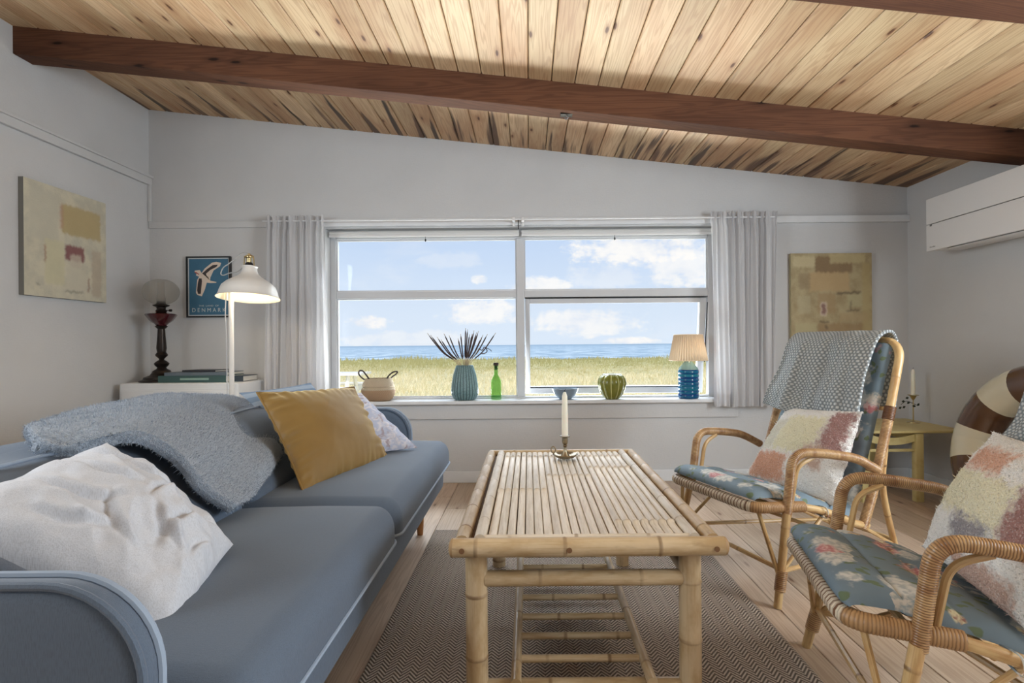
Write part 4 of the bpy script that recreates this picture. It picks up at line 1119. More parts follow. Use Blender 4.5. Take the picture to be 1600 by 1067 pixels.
add_pile(cover(cb1), BC1, 42000, .010, .0011, 5); add_pile(cover(cb2), BC2, 42000, .011, .0011, 6)
def throws():
    def make(Lf, w0, w1, label, drop0, drop1, seed):
        cp = []
        for i in range(7):
            t = i / 6; w = w0 + (w1 - w0) * t; fl = (.03 * (1 - t) ** 2)
            d = drop0 + (drop1 - drop0) * t; k = .010 * math.sin(t * 11 + seed)
            cp.append([Lf(.735, w, .64), Lf(.76, w, .78), Lf(.758, w, .895), Lf(.722, w, .950), Lf(.655, w, .915), Lf(.610 + k, w + fl * .5, .80), Lf(.567 - k, w + fl, .69), Lf(.545 + k, w + fl * 1.8, d)])
        def disp(p, u, v):
            k = min(1, max(0, (v - .42) * 3))
            p = p + Vector((-.8, -.4, .2)) * k * (.010 + .042 * noise.noise(Vector((u * 6 + seed, v * .8, 0))) + .014 * noise.noise(Vector((u * 14, v * 1.5, seed))))
            return p + Vector((0, 0, .004 * noise.noise(p * 9)))
        f, NU, NV = surf(cp, 16, 16, disp); mb = MB(); shell(mb, f, NU, NV, .014)
        o = obj('knitted_throw', mb, KNIT, sharp=180); tag(o, label, 'blanket')
    make(L1, .245, -.215, 'light grey knitted throw hanging over the back of the far rattan armchair', .62, .56, 1.)
    make(L2, .235, -.22, 'light grey throw on the near armchair back, cut by the right photo edge', .62, .6, 4.)
throws()

# ------------------------------------------------------------------ left corner: dresser, oil lamp, books, floor lamp
def corner():
    xl, xr, yf, yb, zt = -2.455, P(369, 589, 3.24).x, 3.24, 3.58, .698
    T = thing('dresser', 'low white chest of drawers in the left corner behind the sofa', 'dresser', ((xl + xr) / 2, 3.42, 0))
    W = mat('chest_paint', f_white, rough=.4)
    obj('body', MB().rbox(xl, xr, yf + .012, yb, .06, zt, (.02, .012, .012), 3), W, T)
    obj('face_frame', MB().box(xl + .02, xr - .02, yf + .002, yf + .02, .09, .665), W, T, smooth=False)
    for i in range(3):
        z1 = .655 - i * .185; z0 = z1 - .175
        d = obj('drawer', MB().rbox(xl + .035, xr - .045, yf - .010, yf + .008, z0, z1, .004, 2), W, T)
        for px in (205, 216, 330, 341):
            x = xl + .035 + (px - 190) / F * 3.24
            obj('handle', MB().lathe([(.004, 0), (.005, .006), (.011, .010), (.012, .016), (.007, .020), (.001, .021)], (0, 0, 0), 12), BLACK, d, local=False) if False else None
        for x in (P(204, 620, yf).x, P(330, 620, yf).x):
            mb = MB(); mb.tube([(x - .018, yf - .018, (z0 + z1) / 2 + .03), (x, yf - .028, (z0 + z1) / 2 + .024), (x + .018, yf - .018, (z0 + z1) / 2 + .03)], .0045, 8)
            mb.tube([(x - .018, yf - .018, (z0 + z1) / 2 + .03), (x - .018, yf - .008, (z0 + z1) / 2 + .03)], .005, 8).tube([(x + .018, yf - .018, (z0 + z1) / 2 + .03), (x + .018, yf - .008, (z0 + z1) / 2 + .03)], .005, 8)
            obj('handle', mb, BLACK, d)
    for x in (xl + .04, xr - .04):
        for y in (yf + .05, yb - .05): obj('leg', MB().lathe([(.015, 0), (.022, .065)], (x, y, .0005), 12), W, T)
    zt += .0008
    # oil lamp
    c = P(252, 586, 3.40); x, y = c.x, 3.40; k = 3.40 / F
    def z(py): return zt + (586 - py) * k
    O = thing('oil_lamp', 'antique dark oil lamp with round glass globe on the white chest', 'oil lamp', (x, y, zt))
    DM = mat('dark_bronze', col=(46, 38, 34), rough=.35, metal=.6); RG = mat('ruby_glass', col=(70, 22, 28), rough=.12, Coat_Weight=.5)
    obj('base', MB().lathe([(30 * k, 0), (30 * k, 2 * k), (25 * k, 4 * k), (24 * k, 7 * k), (16 * k, 10 * k), (13 * k, 14 * k), (12 * k, 17 * k), (7 * k, 20 * k), (6 * k, 22 * k)], (x, y, zt), 4 * 7), DM, O)
    obj('column', MB().lathe([(6 * k, 22 * k), (9 * k, 25 * k), (10.5 * k, 28 * k), (8 * k, 31 * k), (3.5 * k, 34 * k), (4 * k, 36 * k), (8 * k, 40 * k), (8.5 * k, 42 * k), (6 * k, 46 * k), (7 * k, 52 * k), (5.5 * k, 72 * k), (5 * k, 82 * k), (7 * k, 84 * k), (9 * k, 86 * k), (6 * k, 88 * k)], (x, y, zt), 24), DM, O)
    obj('oil_font', MB().lathe([(7 * k, 87 * k), (9 * k, 90 * k), (15 * k, 95 * k), (19 * k, 101 * k), (21 * k, 104 * k), (20 * k, 105.5 * k), (12 * k, 107 * k), (6 * k, 108 * k)], (x, y, zt), 28, fn=lambda r, zz, a: r * (1 + (.04 * math.cos(10 * a) if r > 10 * k else 0))), RG, O)
    b = obj('burner', MB().lathe([(6 * k, 107 * k), (8 * k, 110 * k), (6 * k, 113 * k), (6.5 * k, 116 * k), (11 * k, 118 * k), (11.5 * k, 119.5 * k), (7 * k, 120.5 * k), (5 * k, 126 * k), (2 * k, 126.5 * k)], (x, y, zt), 24), DM, O)
    obj('wick_knob', MB().tube([(x, y, zt + 111 * k), (x + 13 * k, y, zt + 111 * k)], .0025, 6).tube([(x + 13 * k, y, zt + 111 * k), (x + 16 * k, y, zt + 111 * k)], .008, 10), DM, b)
    pr = []
    for i in range(15):
        a = -1.27 + i * (2.48 / 14); pr.append((25 * k * math.cos(a), (140 + 20.5 * math.sin(a)) * k))
    obj('glass_globe', MB().lathe([(7 * k, 119.6 * k)] + pr + [(pr[-1][0] - .0015, pr[-1][1])], (x, y, zt), 36), GLOBE, O)
    obj('glass_chimney', MB().lathe([(5.5 * k, 120 * k), (6.5 * k, 128 * k), (5 * k, 136 * k), (4.5 * k, 156 * k), (4.2 * k, 156 * k)], (x, y, zt), 18), GLOBE, O)
    # books
    def book(px0, px1, z0, z1, y0, y1, rz, cov, spine_w, label):
        a, c = P(px0, 580, y0).x, P(px1, 580, y0).x; cx_, cy_ = (a + c) / 2, (y0 + y1) / 2
        B = thing('book', label, 'book', (cx_, cy_, z0), rz, 'books stacked on the white chest')
        hx, hy = (c - a) / 2, (y1 - y0) / 2; m = mat('cover_%d_%d_%d' % cov, col=cov, rough=.4); t = .0025
        W_ = lambda mb: mb
        obj('cover', MB().box(-hx, hx, -hy, hy, 0, t).box(-hx, hx, -hy, hy, z1 - z0 - t, z1 - z0).box(-hx, hx, -hy, -hy + t, t, z1 - z0 - t), m, B, smooth=False, local=True)
        obj('pages', MB().box(-hx + .004, hx - .004, -hy + t, hy - .005, t, z1 - z0 - t), mat('paper', col=(214, 210, 200), rough=.8), B, smooth=False, local=True)
        if spine_w: obj('spine_label', MB().box(-hx * .35, hx * .5, -hy - .0006, -hy, (z1 - z0) * .35, (z1 - z0) * .65), mat('spine_print', col=(140, 170, 160), rough=.5), B, smooth=False, local=True)
    book(246, 352, zt, zt + .040, 3.29, 3.50, 0, (56, 86, 84), 1, 'thick green hardback at the bottom front of the stack on the chest')
    book(256, 352, zt + .0405, zt + .060, 3.30, 3.51, .04, (96, 108, 118), 0, 'slim blue-grey book lying on the green hardback')
    book(284, 340, zt + .0605, zt + .072, 3.33, 3.50, -.12, (40, 42, 48), 0, 'small black book on top of the stack on the chest')
    book(356, 379, zt, zt + .034, 3.34, 3.52, 0, (48, 60, 70), 0, 'dark book at the right end of the chest behind the lamp pole')
    # floor lamp
    Y = 3.05; k = Y / F; px = P(361, 600, Y).x; sx = P(391, 457, Y).x
    Lm = thing('floor_lamp', 'white metal floor lamp, lit, with a bell shade behind the sofa', 'lamp', (px, Y, 0))
    LW = mat('lamp_enamel', col=(226, 224, 220), rough=.35)
    obj('base', MB().lathe([(.13, 0), (.13, .012), (.12, .018), (.02, .022), (.001, .022)], (px, Y, .0005), 32), LW, Lm)
    zj = P(391, 470, Y).z; zpt = P(391, 432, Y).z
    obj('pole', MB().tube([(px, Y, .02), (px, Y, zpt)], .0135, 16), LW, Lm)
    obj('swivel_joint', MB().tube([(px, Y, zpt - .03), (px, Y, zpt + .0), (px + .01, Y + .02, zpt + .01), (sx, Y + .02, zpt + .004)], .0085, 10), LW, Lm)
    def zz(py): return P(391, py, Y).z
    piv = Vector((sx, Y, P(391, 432, Y).z)); TM = Matrix.Translation(piv) @ Matrix.Rotation(math.radians(-6), 4, 'X') @ Matrix.Translation(-piv)
    def tl(mb): mb.v = [TM @ v for v in mb.v]; return mb
    zr = zz(460)
    prof = [(45.5, 456.5), (43.5, 454), (42, 450), (41, 446), (38.5, 439), (32, 432.5), (25, 428), (18, 423.5), (13, 419), (11, 414), (10.3, 409)]
    outer = [(r * k, zz(py + 2)) for r, py in prof]; inner = [(r - .0015 if i else r, z_ - .0015) for i, (r, z_) in enumerate(outer)]
    mb = MB(); mb.lathe(outer, (sx, Y, 0), 48); mb.f = [f for f in mb.f if len(f) == 4]
    sh = obj('shade', tl(mb), LW, Lm, sharp=60)
    def f_in(t, b):
        b.inputs['Base Color'].default_value = lin((250, 240, 214))
    mb = MB(); mb.lathe(inner, (sx, Y, 0), 48); mb.f = [f for f in mb.f if len(f) == 4]
    obj('shade_lining', tl(mb), mat('shade_lining', f_in, rough=.6), sh, sharp=60)
    obj('collar', tl(MB().lathe([(10.5 * k, 0), (11.5 * k, .004), (11.5 * k, .008), (9 * k, .010), (4 * k, .011)], (sx, Y, zz(411)), 24)), LW, Lm)
    so = obj('socket', MB().lathe([(3.6 * k, 5 * k), (3.6 * k, 12 * k), (5.5 * k, 13 * k), (5.5 * k, 14.5 * k), (2.5 * k, 15.5 * k), (2 * k, 19 * k)], (sx, Y, zz(408)), 20), BRASS, Lm)
    obj('socket_ring', MB().lathe([(6 * k, .004), (5.5 * k, 3.5 * k), (3.8 * k, 5.5 * k)], (sx, Y, zz(408)), 20), BLACK, Lm)
    cg = MB()
    for s in (-1, 1): cg.tube([(sx + s * 8 * k, Y, zz(409)), (sx + s * 7 * k, Y, zz(393)), (sx + s * 2 * k, Y, zz(391))], .0032, 8)
    obj('socket_cage', cg, BRASS, Lm)
    obj('bulb', MB().lathe([(.001, -.035), (.016, -.030), (.024, -.016), (.026, 0), (.022, .018), (.014, .034), (.013, .05)], (sx, Y, zz(437)), 20), mat('lit_bulb', col=(255, 240, 200), rough=.4, Emission_Color=(1, .82, .55, 1), Emission_Strength=3.), Lm)
    l = light('bulb_light', 'POINT', (sx, Y, zz(450)), (sx, Y, 0), 2.2, color=(1, .80, .54), shadow_soft_size=.03); l.parent = Lm; l.matrix_parent_inverse = Matrix.Translation((-px, -Y, 0))
    cord = catmull([P(391, 389, Y), P(386, 387, Y), P(378, 389, Y), P(370, 396, Y), P(360, 404, Y), P(351, 410, Y), P(347, 419, Y), P(351, 422, Y), P(360, 419, Y), P(374, 416, Y), P(383, 409, Y)], 6)
    obj('cord', MB().tube(cord, .0032, 8), mat('grey_cord', col=(170, 172, 172), rough=.5), Lm)
    obj('cord', MB().tube(catmull([Vector((px - .016, Y - .01, zpt)), P(353, 480, Y), P(354, 520, Y - .005), Vector((px - .018, Y - .01, .3)), Vector((px - .02, Y, .03))], 6), .003, 8), mat('white_cord', col=(200, 202, 206), rough=.5), Lm)
corner()

# ------------------------------------------------------------------ pictures
def rects(t, u, v, col, L, soft=.02):
    for (u0, u1, v0, v1, c, a) in L:
        mk = t.math('MULTIPLY', t.math('MULTIPLY', t.ramp(u, u0 - soft, u0 + soft), t.ramp(u, u1 - soft, u1 + soft, 1, 0)),
                    t.math('MULTIPLY', t.ramp(v, v0 - soft, v0 + soft), t.ramp(v, v1 - soft, v1 + soft, 1, 0)))
        col = t.mix(t.math('MULTIPLY', mk, a), col, lin(c))
    return col
def f_paint(base1, base2, L, big=6):
    def f(t, b):
        u, v, _ = t.sep(t.uv()); uvv = t.comb(u, v, 0.)
        n = t.noise(uvv, big, 5, .6); wu = t.math('MULTIPLY', t.math('SUBTRACT', t.noise(t.mapv(uvv, (3, 9, 1)), 3, 4), .5), .05)
        wv = t.math('MULTIPLY', t.math('SUBTRACT', t.noise(t.mapv(uvv, (9, 3, 1), loc=(4, 2, 0)), 3, 4), .5), .05)
        col = t.mix(t.ramp(n, .35, .65), lin(base1), lin(base2))
        col = rects(t, t.math('ADD', u, wu), t.math('ADD', v, wv), col, L)
        return dict(col=col, h=t.noise(t.mapv(uvv, (14, 40, 1)), 3, 4), s=.35, d=.004)
    return f
def pictures():
    # right canvas, on the window wall
    p0 = P(1238, 403, D - .03); p1 = P(1363, 570, D - .03); x0, x1, z1, z0 = p0.x, p1.x, p0.z, p0.z - .66
    m = mat('abstract_ochre', f_paint((176, 162, 126), (156, 140, 104), [
        (.03, .30, .86, .97, (196, 184, 146), .8), (.30, .76, .80, .97, (128, 104, 74), .85), (.48, .92, .90, .99, (186, 172, 130), .8), (.22, .72, .62, .81, (182, 156, 114), .8),
        (.10, .24, .64, .80, (142, 124, 94), .6), (.33, .55, .40, .60, (158, 134, 96), .7), (.70, .88, .46, .60, (178, 170, 132), .7), (.56, .86, .595, .612, (70, 56, 40), .9), (.365, .44, .375, .51, (214, 198, 180), .9), (.375, .43, .385, .50, (122, 88, 82), .9),
        (.68, .84, .42, .43, (64, 52, 40), .8), (.735, .745, .42, .52, (64, 52, 40), .8), (.34, .46, .305, .325, (84, 66, 46), .8), (.05, .32, .05, .30, (176, 166, 128), .8), (.33, .90, .05, .30, (150, 124, 88), .75), (.42, .45, .24, .29, (74, 58, 44), .6), (.88, .98, .1, .9, (176, 158, 110), .6),
        (.08, .24, .40, .58, (178, 168, 136), .6), (.60, .95, .32, .40, (172, 150, 112), .6)]), rough=.7)
    T = thing('canvas_painting', 'unframed abstract ochre and brown canvas on the window wall right of the curtain', 'painting', ((x0 + x1) / 2, D - .02, z0))
    def canvas(T, Mx, w, h, m, side):
        mb = MB().add([Mx @ Vector(q) for q in ((0, 0, 0), (w, 0, 0), (w, 0, h), (0, 0, h))], [(0, 1, 2, 3)], [[(0, 0), (1, 0), (1, 1), (0, 1)]])
        obj('painted_face', mb, m, T, smooth=False)
        obj('stretcher', MB().box(0, w, .0006, .026, 0, h, Mx), side, T, smooth=False)
    canvas(T, Matrix.Translation((x0, D - .029, z0)), x1 - x0, z1 - z0, m, mat('canvas_edge', col=(178, 166, 132), rough=.8))
    # left canvas, on the left wall
    a, c = PX(41, 262, XL + .028), PX(169, 305, XL + .028); zb = PX(41, 447, XL + .028).z; zt = a.z
    w = c.y - a.y
    m = mat('abstract_cream', f_paint((206, 200, 178), (188, 184, 166), [
        (.42, .92, .60, .87, (176, 156, 108), .85), (.06, .38, .50, .93, (192, 188, 170), .7), (.22, .45, .12, .52, (202, 196, 160), .7), (.40, .44, .64, .86, (176, 130, 110), .5), (.46, .70, .36, .50, (118, 50, 62), .85), (.52, .66, .30, .42, (196, 186, 168), .7),
        (.47, .72, .08, .30, (200, 194, 174), .8), (.46, .68, .065, .075, (84, 78, 66), .8), (.22, .235, .31, .46, (140, 70, 62), .8), (.745, .765, .08, .22, (132, 84, 70), .7), (.80, .93, .05, .5, (178, 160, 138), .6), (.13, .17, .10, .11, (80, 74, 66), .8)]), rough=.7)
    T = thing('canvas_painting', 'unframed cream abstract canvas with a dark red patch on the left wall', 'painting', (XL + .02, (a.y + c.y) / 2, zb))
    canvas(T, Matrix.Translation((XL + .0275, a.y, zb)) @ Matrix.Rotation(PI / 2, 4, 'Z'), w, zt - zb, m, mat('canvas_edge_grey', col=(120, 120, 116), rough=.8))
    # poster with a flying bird
    p0 = P(292.5, 391.5, D - .02); p1 = P(361, 487.5, D - .02); x0, z1 = p0.x, p0.z; x1, z0 = p1.x, p1.z; W, Hh = x1 - x0, z1 - z0
    T = thing('framed_poster', 'blue travel poster of a flying stork in a thin black frame', 'poster', ((x0 + x1) / 2, D - .01, z0))
    f = .0095; Y = D - .02
    obj('frame', MB().box(x0, x0 + f, Y, D - .0005, z0, z1).box(x1 - f, x1, Y, D - .0005, z0, z1).box(x0 + f, x1 - f, Y, D - .0005, z0, z0 + f).box(x0 + f, x1 - f, Y, D - .0005, z1 - f, z1), BLACK, T, smooth=False)
    pw = mat('poster_white', col=(206, 212, 214), rough=.5)
    pr = obj('print', MB().box(x0 + f, x1 - f, D - .012, D - .004, z0 + f, z1 - f), pw, T, smooth=False)
    def f_blue(t, b): return dict(col=t.mix(t.noise(t.pos(), 9, 4), lin((46, 96, 126)), lin((68, 118, 146))))
    g = .0075 + f
    obj('blue_field', MB().box(x0 + g, x1 - g, D - .0128, D - .012, z0 + g, z1 - g), mat('poster_blue', f_blue, rough=.5), pr, smooth=False)
    # bird outline, from the zoomed print (crop coordinates 0..1423 x 0..1067 = 160 x 120 px)
    def pt(cx_, cy_): return ((285 + cx_ / 8.89 - 292.5) / 68.5 * W, -(380 + cy_ / 8.89 - 391.5) / 96 * Hh)
    M = Matrix.Translation((x0, D - .0129, z1)) @ Matrix.Rotation(PI / 2, 4, 'X')
    def flat(nm, pts, col, d=.0005, off=0):
        obj(nm, MB().extrude_poly([pt(*q) for q in pts], d, M @ Matrix.Translation((0, 0, off))), mat('ink_%d_%d_%d' % col, col=col, rough=.5), pr, smooth=False)
    flat('bird_body', [(180, 300), (250, 292), (275, 335), (360, 385), (390, 440), (480, 462), (475, 472), (400, 475), (345, 470), (320, 560), (275, 660), (215, 640), (195, 610), (215, 430), (240, 385), (200, 370), (205, 335), (180, 325)], (222, 206, 190))
    flat('bird_wing', [(275, 335), (320, 270), (420, 190), (480, 178), (545, 195), (530, 240), (440, 300), (395, 400), (390, 440), (330, 380)], (222, 206, 190))
    flat('bird_wing_feathers', [(285, 340), (350, 280), (430, 225), (500, 220), (480, 250), (400, 290), (335, 345), (350, 385), (320, 370)], (52, 44, 46), off=.0006)
    flat('bird_wing_feathers', [(240, 410), (275, 410), (280, 450), (268, 560), (262, 625), (225, 625), (212, 580), (222, 480)], (52, 44, 46), off=.0006)
    flat('bird_beak', [(172, 318), (205, 322), (245, 350), (235, 358), (190, 332)], (170, 80, 66), off=.0006)
    def text(s, x, z, size, wfit):
        cu = bpy.data.curves.new('text', 'FONT'); cu.body = s; cu.size = size; cu.extrude = .0003; cu.align_x = 'CENTER'
        to = bpy.data.objects.new('lettering', cu); COL.objects.link(to)
        dg = bpy.context.evaluated_depsgraph_get(); me = bpy.data.meshes.new_from_object(to.evaluated_get(dg)); bpy.data.objects.remove(to)
        xs = [v.co.x for v in me.vertices]; sc = wfit / (max(xs) - min(xs))
        mb = MB(); mm = Matrix.Translation((x, D - .0134, z)) @ Matrix.Rotation(PI / 2, 4, 'X') @ Matrix.Diagonal((sc, 1, 1, 1))
        mb.add([mm @ v.co for v in me.vertices], [tuple(p.vertices) for p in me.polygons]); obj('lettering', mb, mat('poster_letters', col=(196, 204, 204), rough=.5), pr, smooth=False)
    k = (D - .013) / F
    text('D E N M A R K', (x0 + x1) / 2, P(326, 479, D).z, .037, W * .76)
    text('THE  LAND  OF', (x0 + x1) / 2, P(326, 470.5, D).z, .014, W * .45)
pictures()

# ------------------------------------------------------------------ curtains
def curtains():
    def make(px0, px1, pxb0, pxb1, ztop, zbot, label, seed, bunch):
        Y = 3.525; xa, xb = P(px0, 335, Y).x, P(px1, 335, Y).x; ba, bb = P(pxb0, 600, Y).x, P(pxb1, 600, Y).x
        T = thing('curtain', label, 'curtain', ((xa + xb) / 2, Y, zbot))
        n = 220
        def f(u, v):
            t = u; x = (xa + (xb - xa) * t) * (1 - v) + (ba + (bb - ba) * t) * v
            ph = t * 2 * PI * bunch + 1.5 * math.sin(t * 5 + seed)
            amp = .016 + .012 * noise.noise(Vector((t * 6, seed, v * .6)))
            y = Y + amp * math.sin(ph) + .006 * math.sin(ph * 2.3 + v * 2 + seed)
            y += (.006 * math.sin(t * 2 * PI * 44)) * max(0, 1 - v * 7)
            x += .010 * math.sin(ph * .5 + v * 2.5)
            z = ztop + (zbot - ztop) * v + (.004 * math.sin(t * 90) if v == 0 else 0) + .005 * noise.noise(Vector((t * 5, seed, 3))) * v
            y -= .012 * math.exp(-((v - .045) / .02) ** 2) * -1
            return Vector((x, y, z))
        obj('cloth', MB().grid(f, n, 40), CURTAIN, T, sharp=180)
        z1 = zbot + .085
        def hem(u, v):
            p = f(u, 1 - (z1 - zbot) / (ztop - zbot) * v); p.y += .0015; return p
        obj('hem', MB().grid(hem, n, 2), CURTAIN, T, sharp=180)
    make(416, 511, 409, 512, P(460, 331, 3.525).z, P(460, 640, 3.525).z, 'sheer white gathered curtain on the left of the window beside the floor lamp', .4, 8)
    make(1113, 1219, 1116, 1213, P(1165, 336, 3.525).z, P(1165, 641, 3.525).z, 'sheer white gathered curtain on the right of the window behind the blue table lamp', 2.2, 9)
curtains()

# ------------------------------------------------------------------ things on the sill
ZS = .5455
def sill():
    def base(px, py):                     # point on the sill seen at this pixel
        v = (py - CY) - (px - CX) * SR; Y = max(3.60, min(3.675, (H - ZS) * F / v)); return P(px, py, Y).x, Y
    # belly basket
    x, y = base(590, 622); y = 3.64; k = y / F; x = P(590, 620, y).x
    T = thing('belly_basket', 'two-tone woven seagrass basket with dark handles at the left end of the sill', 'basket', (x, y, ZS))
    def f_bask(t, b):
        u, v, _ = t.sep(t.uv()); w = t.math('SINE', t.math('MULTIPLY', v, 900.)); w2 = t.math('SINE', t.math('MULTIPLY', u, 2 * PI * 60))
        h = t.math('MULTIPLY', w, w2); lo = t.ramp(t.math('ADD', v, t.math('MULTIPLY', w2, .002)), .070, .076)
        col = t.mix(lo, lin((190, 158, 126)), lin((212, 196, 170)))
        return dict(col=t.mix(t.ramp(h, -1, 1), t.mix(.25, col, (.15, .1, .06, 1)), col), h=h, s=.7, d=.003)
    obj('body', MB().lathe([(18 * k, 0), (22 * k, 3 * k), (25 * k, 9 * k), (26 * k, 15 * k), (25.5 * k, 19 * k), (23 * k, 21 * k), (24.5 * k, 23 * k), (23 * k, 28 * k), (20.5 * k, 33 * k), (20 * k, 34.5 * k), (19 * k, 34.5 * k), (21 * k, 26 * k), (23 * k, 18 * k), (18 * k, 4 * k), (.001, 2 * k)], (x, y, ZS), 40), mat('seagrass', f_bask, rough=.85), T)
    DK = mat('dark_rope', col=(70, 62, 58), rough=.8)
    for s, pts in ((-1, [(573, 590), (566, 587), (560, 580), (561, 575), (566, 575), (571, 581), (576, 588)]), (1, [(603, 590), (606, 584), (613, 578), (620, 577), (618, 581), (611, 586), (607, 594)])):
        obj('handle', MB().tube(catmull([P(a, b, y - .01 + .006 * i) for i, (a, b) in enumerate(pts)], 5), .0052, 8), DK, T)
    # low dish half hidden beside it
    xx = P(554, 617, 3.62).x
    o = obj('dish', MB().lathe([(.028, 0), (.036, .004), (.046, .013), (.048, .017), (.046, .018), (.036, .010), (.001, .006)], (xx, 3.63, ZS), 28), mat('grey_glaze', col=(104, 102, 98), rough=.4))
    tag(o, 'low grey dish on the sill between the basket and the mustard cushion', 'dish')
    # ribbed vase with cattails
    y = 3.635; k = y / F; x = P(725, 620, y).x
    T = thing('ribbed_vase', 'tall grey-green ribbed ceramic vase of dried bulrushes on the sill', 'vase', (x, y, ZS))
    def rib(r, z, a): return r * (1 + .045 * abs(math.cos(a * 13)) * (1 if r > 12 * k and z < 50 * k else 0))
    def f_vase(t, b):
        p = t.obj(); a = t.math('ARCTAN2', t.sep(p)[1], t.sep(p)[0]); c = t.math('ABSOLUTE', t.math('COSINE', t.math('MULTIPLY', a, 13.)))
        d = t.noise(t.mapv(p, (1, 1, 1)), 160, 1)
        col = t.mix(t.ramp(c, .15, .6), lin((52, 76, 80)), lin((112, 144, 148)))
        return dict(col=t.mix(t.math('MULTIPLY', t.ramp(d, .5, .62), .5), col, lin((66, 92, 96))))
    obj('body', MB().lathe([(13 * k, 0), (17 * k, 2 * k), (20 * k, 9 * k), (20.5 * k, 15 * k), (19.5 * k, 26 * k), (17 * k, 40 * k), (14.5 * k, 50 * k), (13.5 * k, 53 * k), (12.5 * k, 54 * k), (11.5 * k, 53 * k), (12.5 * k, 46 * k), (12 * k, 30 * k), (.001, 25 * k)], (x, y, ZS), 104, fn=rib), mat('sage_glaze', f_vase, rough=.4), T)
    ST = mat('dry_stem', col=(176, 160, 132), rough=.8); CT = mat('bulrush_brown', col=(66, 50, 46), rough=.9)
    heads = [(668, 518), (673, 521), (683, 524), (694, 519), (702, 522), (689, 528), (716, 527), (720, 520), (728, 511), (731, 513), (734, 521), (741, 515), (748, 516), (755, 522), (762, 521), (775, 519), (738, 520), (752, 527), (745, 518)]
    gr = random.Random(5)
    for i, (hx, hy) in enumerate(heads):
        yy = y + gr.uniform(-.05, .05); tip = P(hx, hy, yy); bx = 725 + (hx - 725) * .20
        bot = P(bx, 566, y + (yy - y) * .3); root = Vector((x + (bot.x - x) * .3, y, ZS + .13))
        bend = bot.lerp(tip, .5) + Vector((0, 0, -.004 * abs(hx - 725) / 10))
        c = catmull([root, bot, bend, tip], 6)
        B = thing('bulrush', 'dried dark brown bulrush head on a pale stem in the ribbed vase', 'dried plant', tuple(root), 0, 'dried bulrushes in the ribbed vase')
        obj('stem', MB().tube(c, .0018, 5), ST, B)
        n = len(c); hd = c[int(n * .46):]
        obj('seed_head', MB().tube(hd, [(.0042 if 0 < j < len(hd) - 2 else .0015) for j in range(len(hd))], 7), CT, B)
    pq = [P(748, 543, y - .04), P(753, 546, y - .045), P(757, 541, y - .045), P(761, 547, y - .045), P(757, 551, y - .045), P(752, 551, y - .045)]
    B = thing('dried_seed_pod', 'curled dark dried seed pod among the bulrushes, right side', 'dried plant', tuple(P(731, 566, y)))
    obj('stem', MB().tube(catmull([P(731, 568, y), P(740, 556, y - .02), pq[0]], 6), .0016, 5), ST, B)
    obj('pod', MB().tube(catmull(pq, 5), .003, 6).tube(catmull([pq[2], P(765, 545, y - .045), P(768, 548, y - .045)], 4), .0022, 5), CT, B)
    # green bottle
    y = 3.655; k = y / F; x = P(774, 620, y).x
    T = thing('glass_bottle', 'small green glass bottle with a cork on the sill', 'bottle', (x, y, ZS))
    obj('glass', MB().lathe([(7.6 * k, 0), (8.2 * k, 1 * k), (8.2 * k, 25 * k), (7.6 * k, 30 * k), (5 * k, 34.5 * k), (3.1 * k, 38 * k), (2.9 * k, 50 * k), (3.6 * k, 50.5 * k), (3.6 * k, 52 * k), (2.6 * k, 52 * k), (2.4 * k, 40 * k), (7 * k, 28 * k), (7.2 * k, 3 * k), (.001, 2.4 * k)], (x, y, ZS), 28), BOTTLE, T)
    obj('cork', MB().lathe([(2.3 * k, 46 * k), (2.4 * k, 52.2 * k), (4 * k, 52.6 * k), (4.2 * k, 56 * k), (3.6 * k, 57 * k), (.001, 57 * k)], (x, y, ZS), 16), mat('dark_cork', col=(58, 46, 42), rough=.8), T)
    # blue bowl
    y = 3.62; k = y / F; x = P(882, 624, y).x
    T = thing('ceramic_bowl', 'small blue-grey ridged bowl on the sill behind the candle', 'bowl', (x, y, ZS))
    prb = [(8 * k, 0), (9 * k, .8 * k), (12.5 * k, 3 * k), (12.6 * k, 3.8 * k), (15.5 * k, 6 * k), (15.6 * k, 7 * k), (18 * k, 10 * k), (18.1 * k, 11 * k), (19.6 * k, 14 * k), (20.8 * k, 17 * k), (20.2 * k, 17.4 * k), (18.6 * k, 14 * k), (15 * k, 8 * k), (8 * k, 3 * k), (.001, 2.5 * k)]
    obj('body', MB().lathe(prb, (x, y, ZS), 40), mat('blue_grey_glaze', col=(126, 144, 160), rough=.3), T)
    o = obj('tealight', MB().lathe([(.014, 0), (.018, .004), (.018, .030), (.015, .032), (.013, .026), (.001, .026)], (x + .0, y, ZS + .03 * .36 + .0015), 20), PLASTIC)
    o.location = (0, 0, .03); tag(o, 'small white votive cup inside the blue-grey bowl on the sill', 'votive cup')
    o.location = (0, 0, 0)
    # gourd-shaped vase
    y = 3.60; k = y / F; x = P(955, 625, y).x
    T = thing('gourd_pot', 'round olive green lobed ceramic pot with pale ribs on the sill', 'pot', (x, y, ZS))
    NL = 11
    def lobe(r, z, a): return r * (1 - .075 * (1 - abs(math.sin(a * NL / 2 + .4))) ** 1.6 * 1.0 if 8 * k < r and z < 38.6 * k else 1)
    def f_gourd(t, b):
        p = t.obj(); a = t.math('ARCTAN2', t.sep(p)[1], t.sep(p)[0]); c = t.math('ABSOLUTE', t.math('SINE', t.math('ADD', t.math('MULTIPLY', a, NL / 2), .4)))
        return dict(col=t.mix(t.ramp(c, .10, .30), lin((206, 206, 140)), t.mix(t.noise(p, 25, 3), lin((104, 108, 40)), lin((134, 134, 58)))))
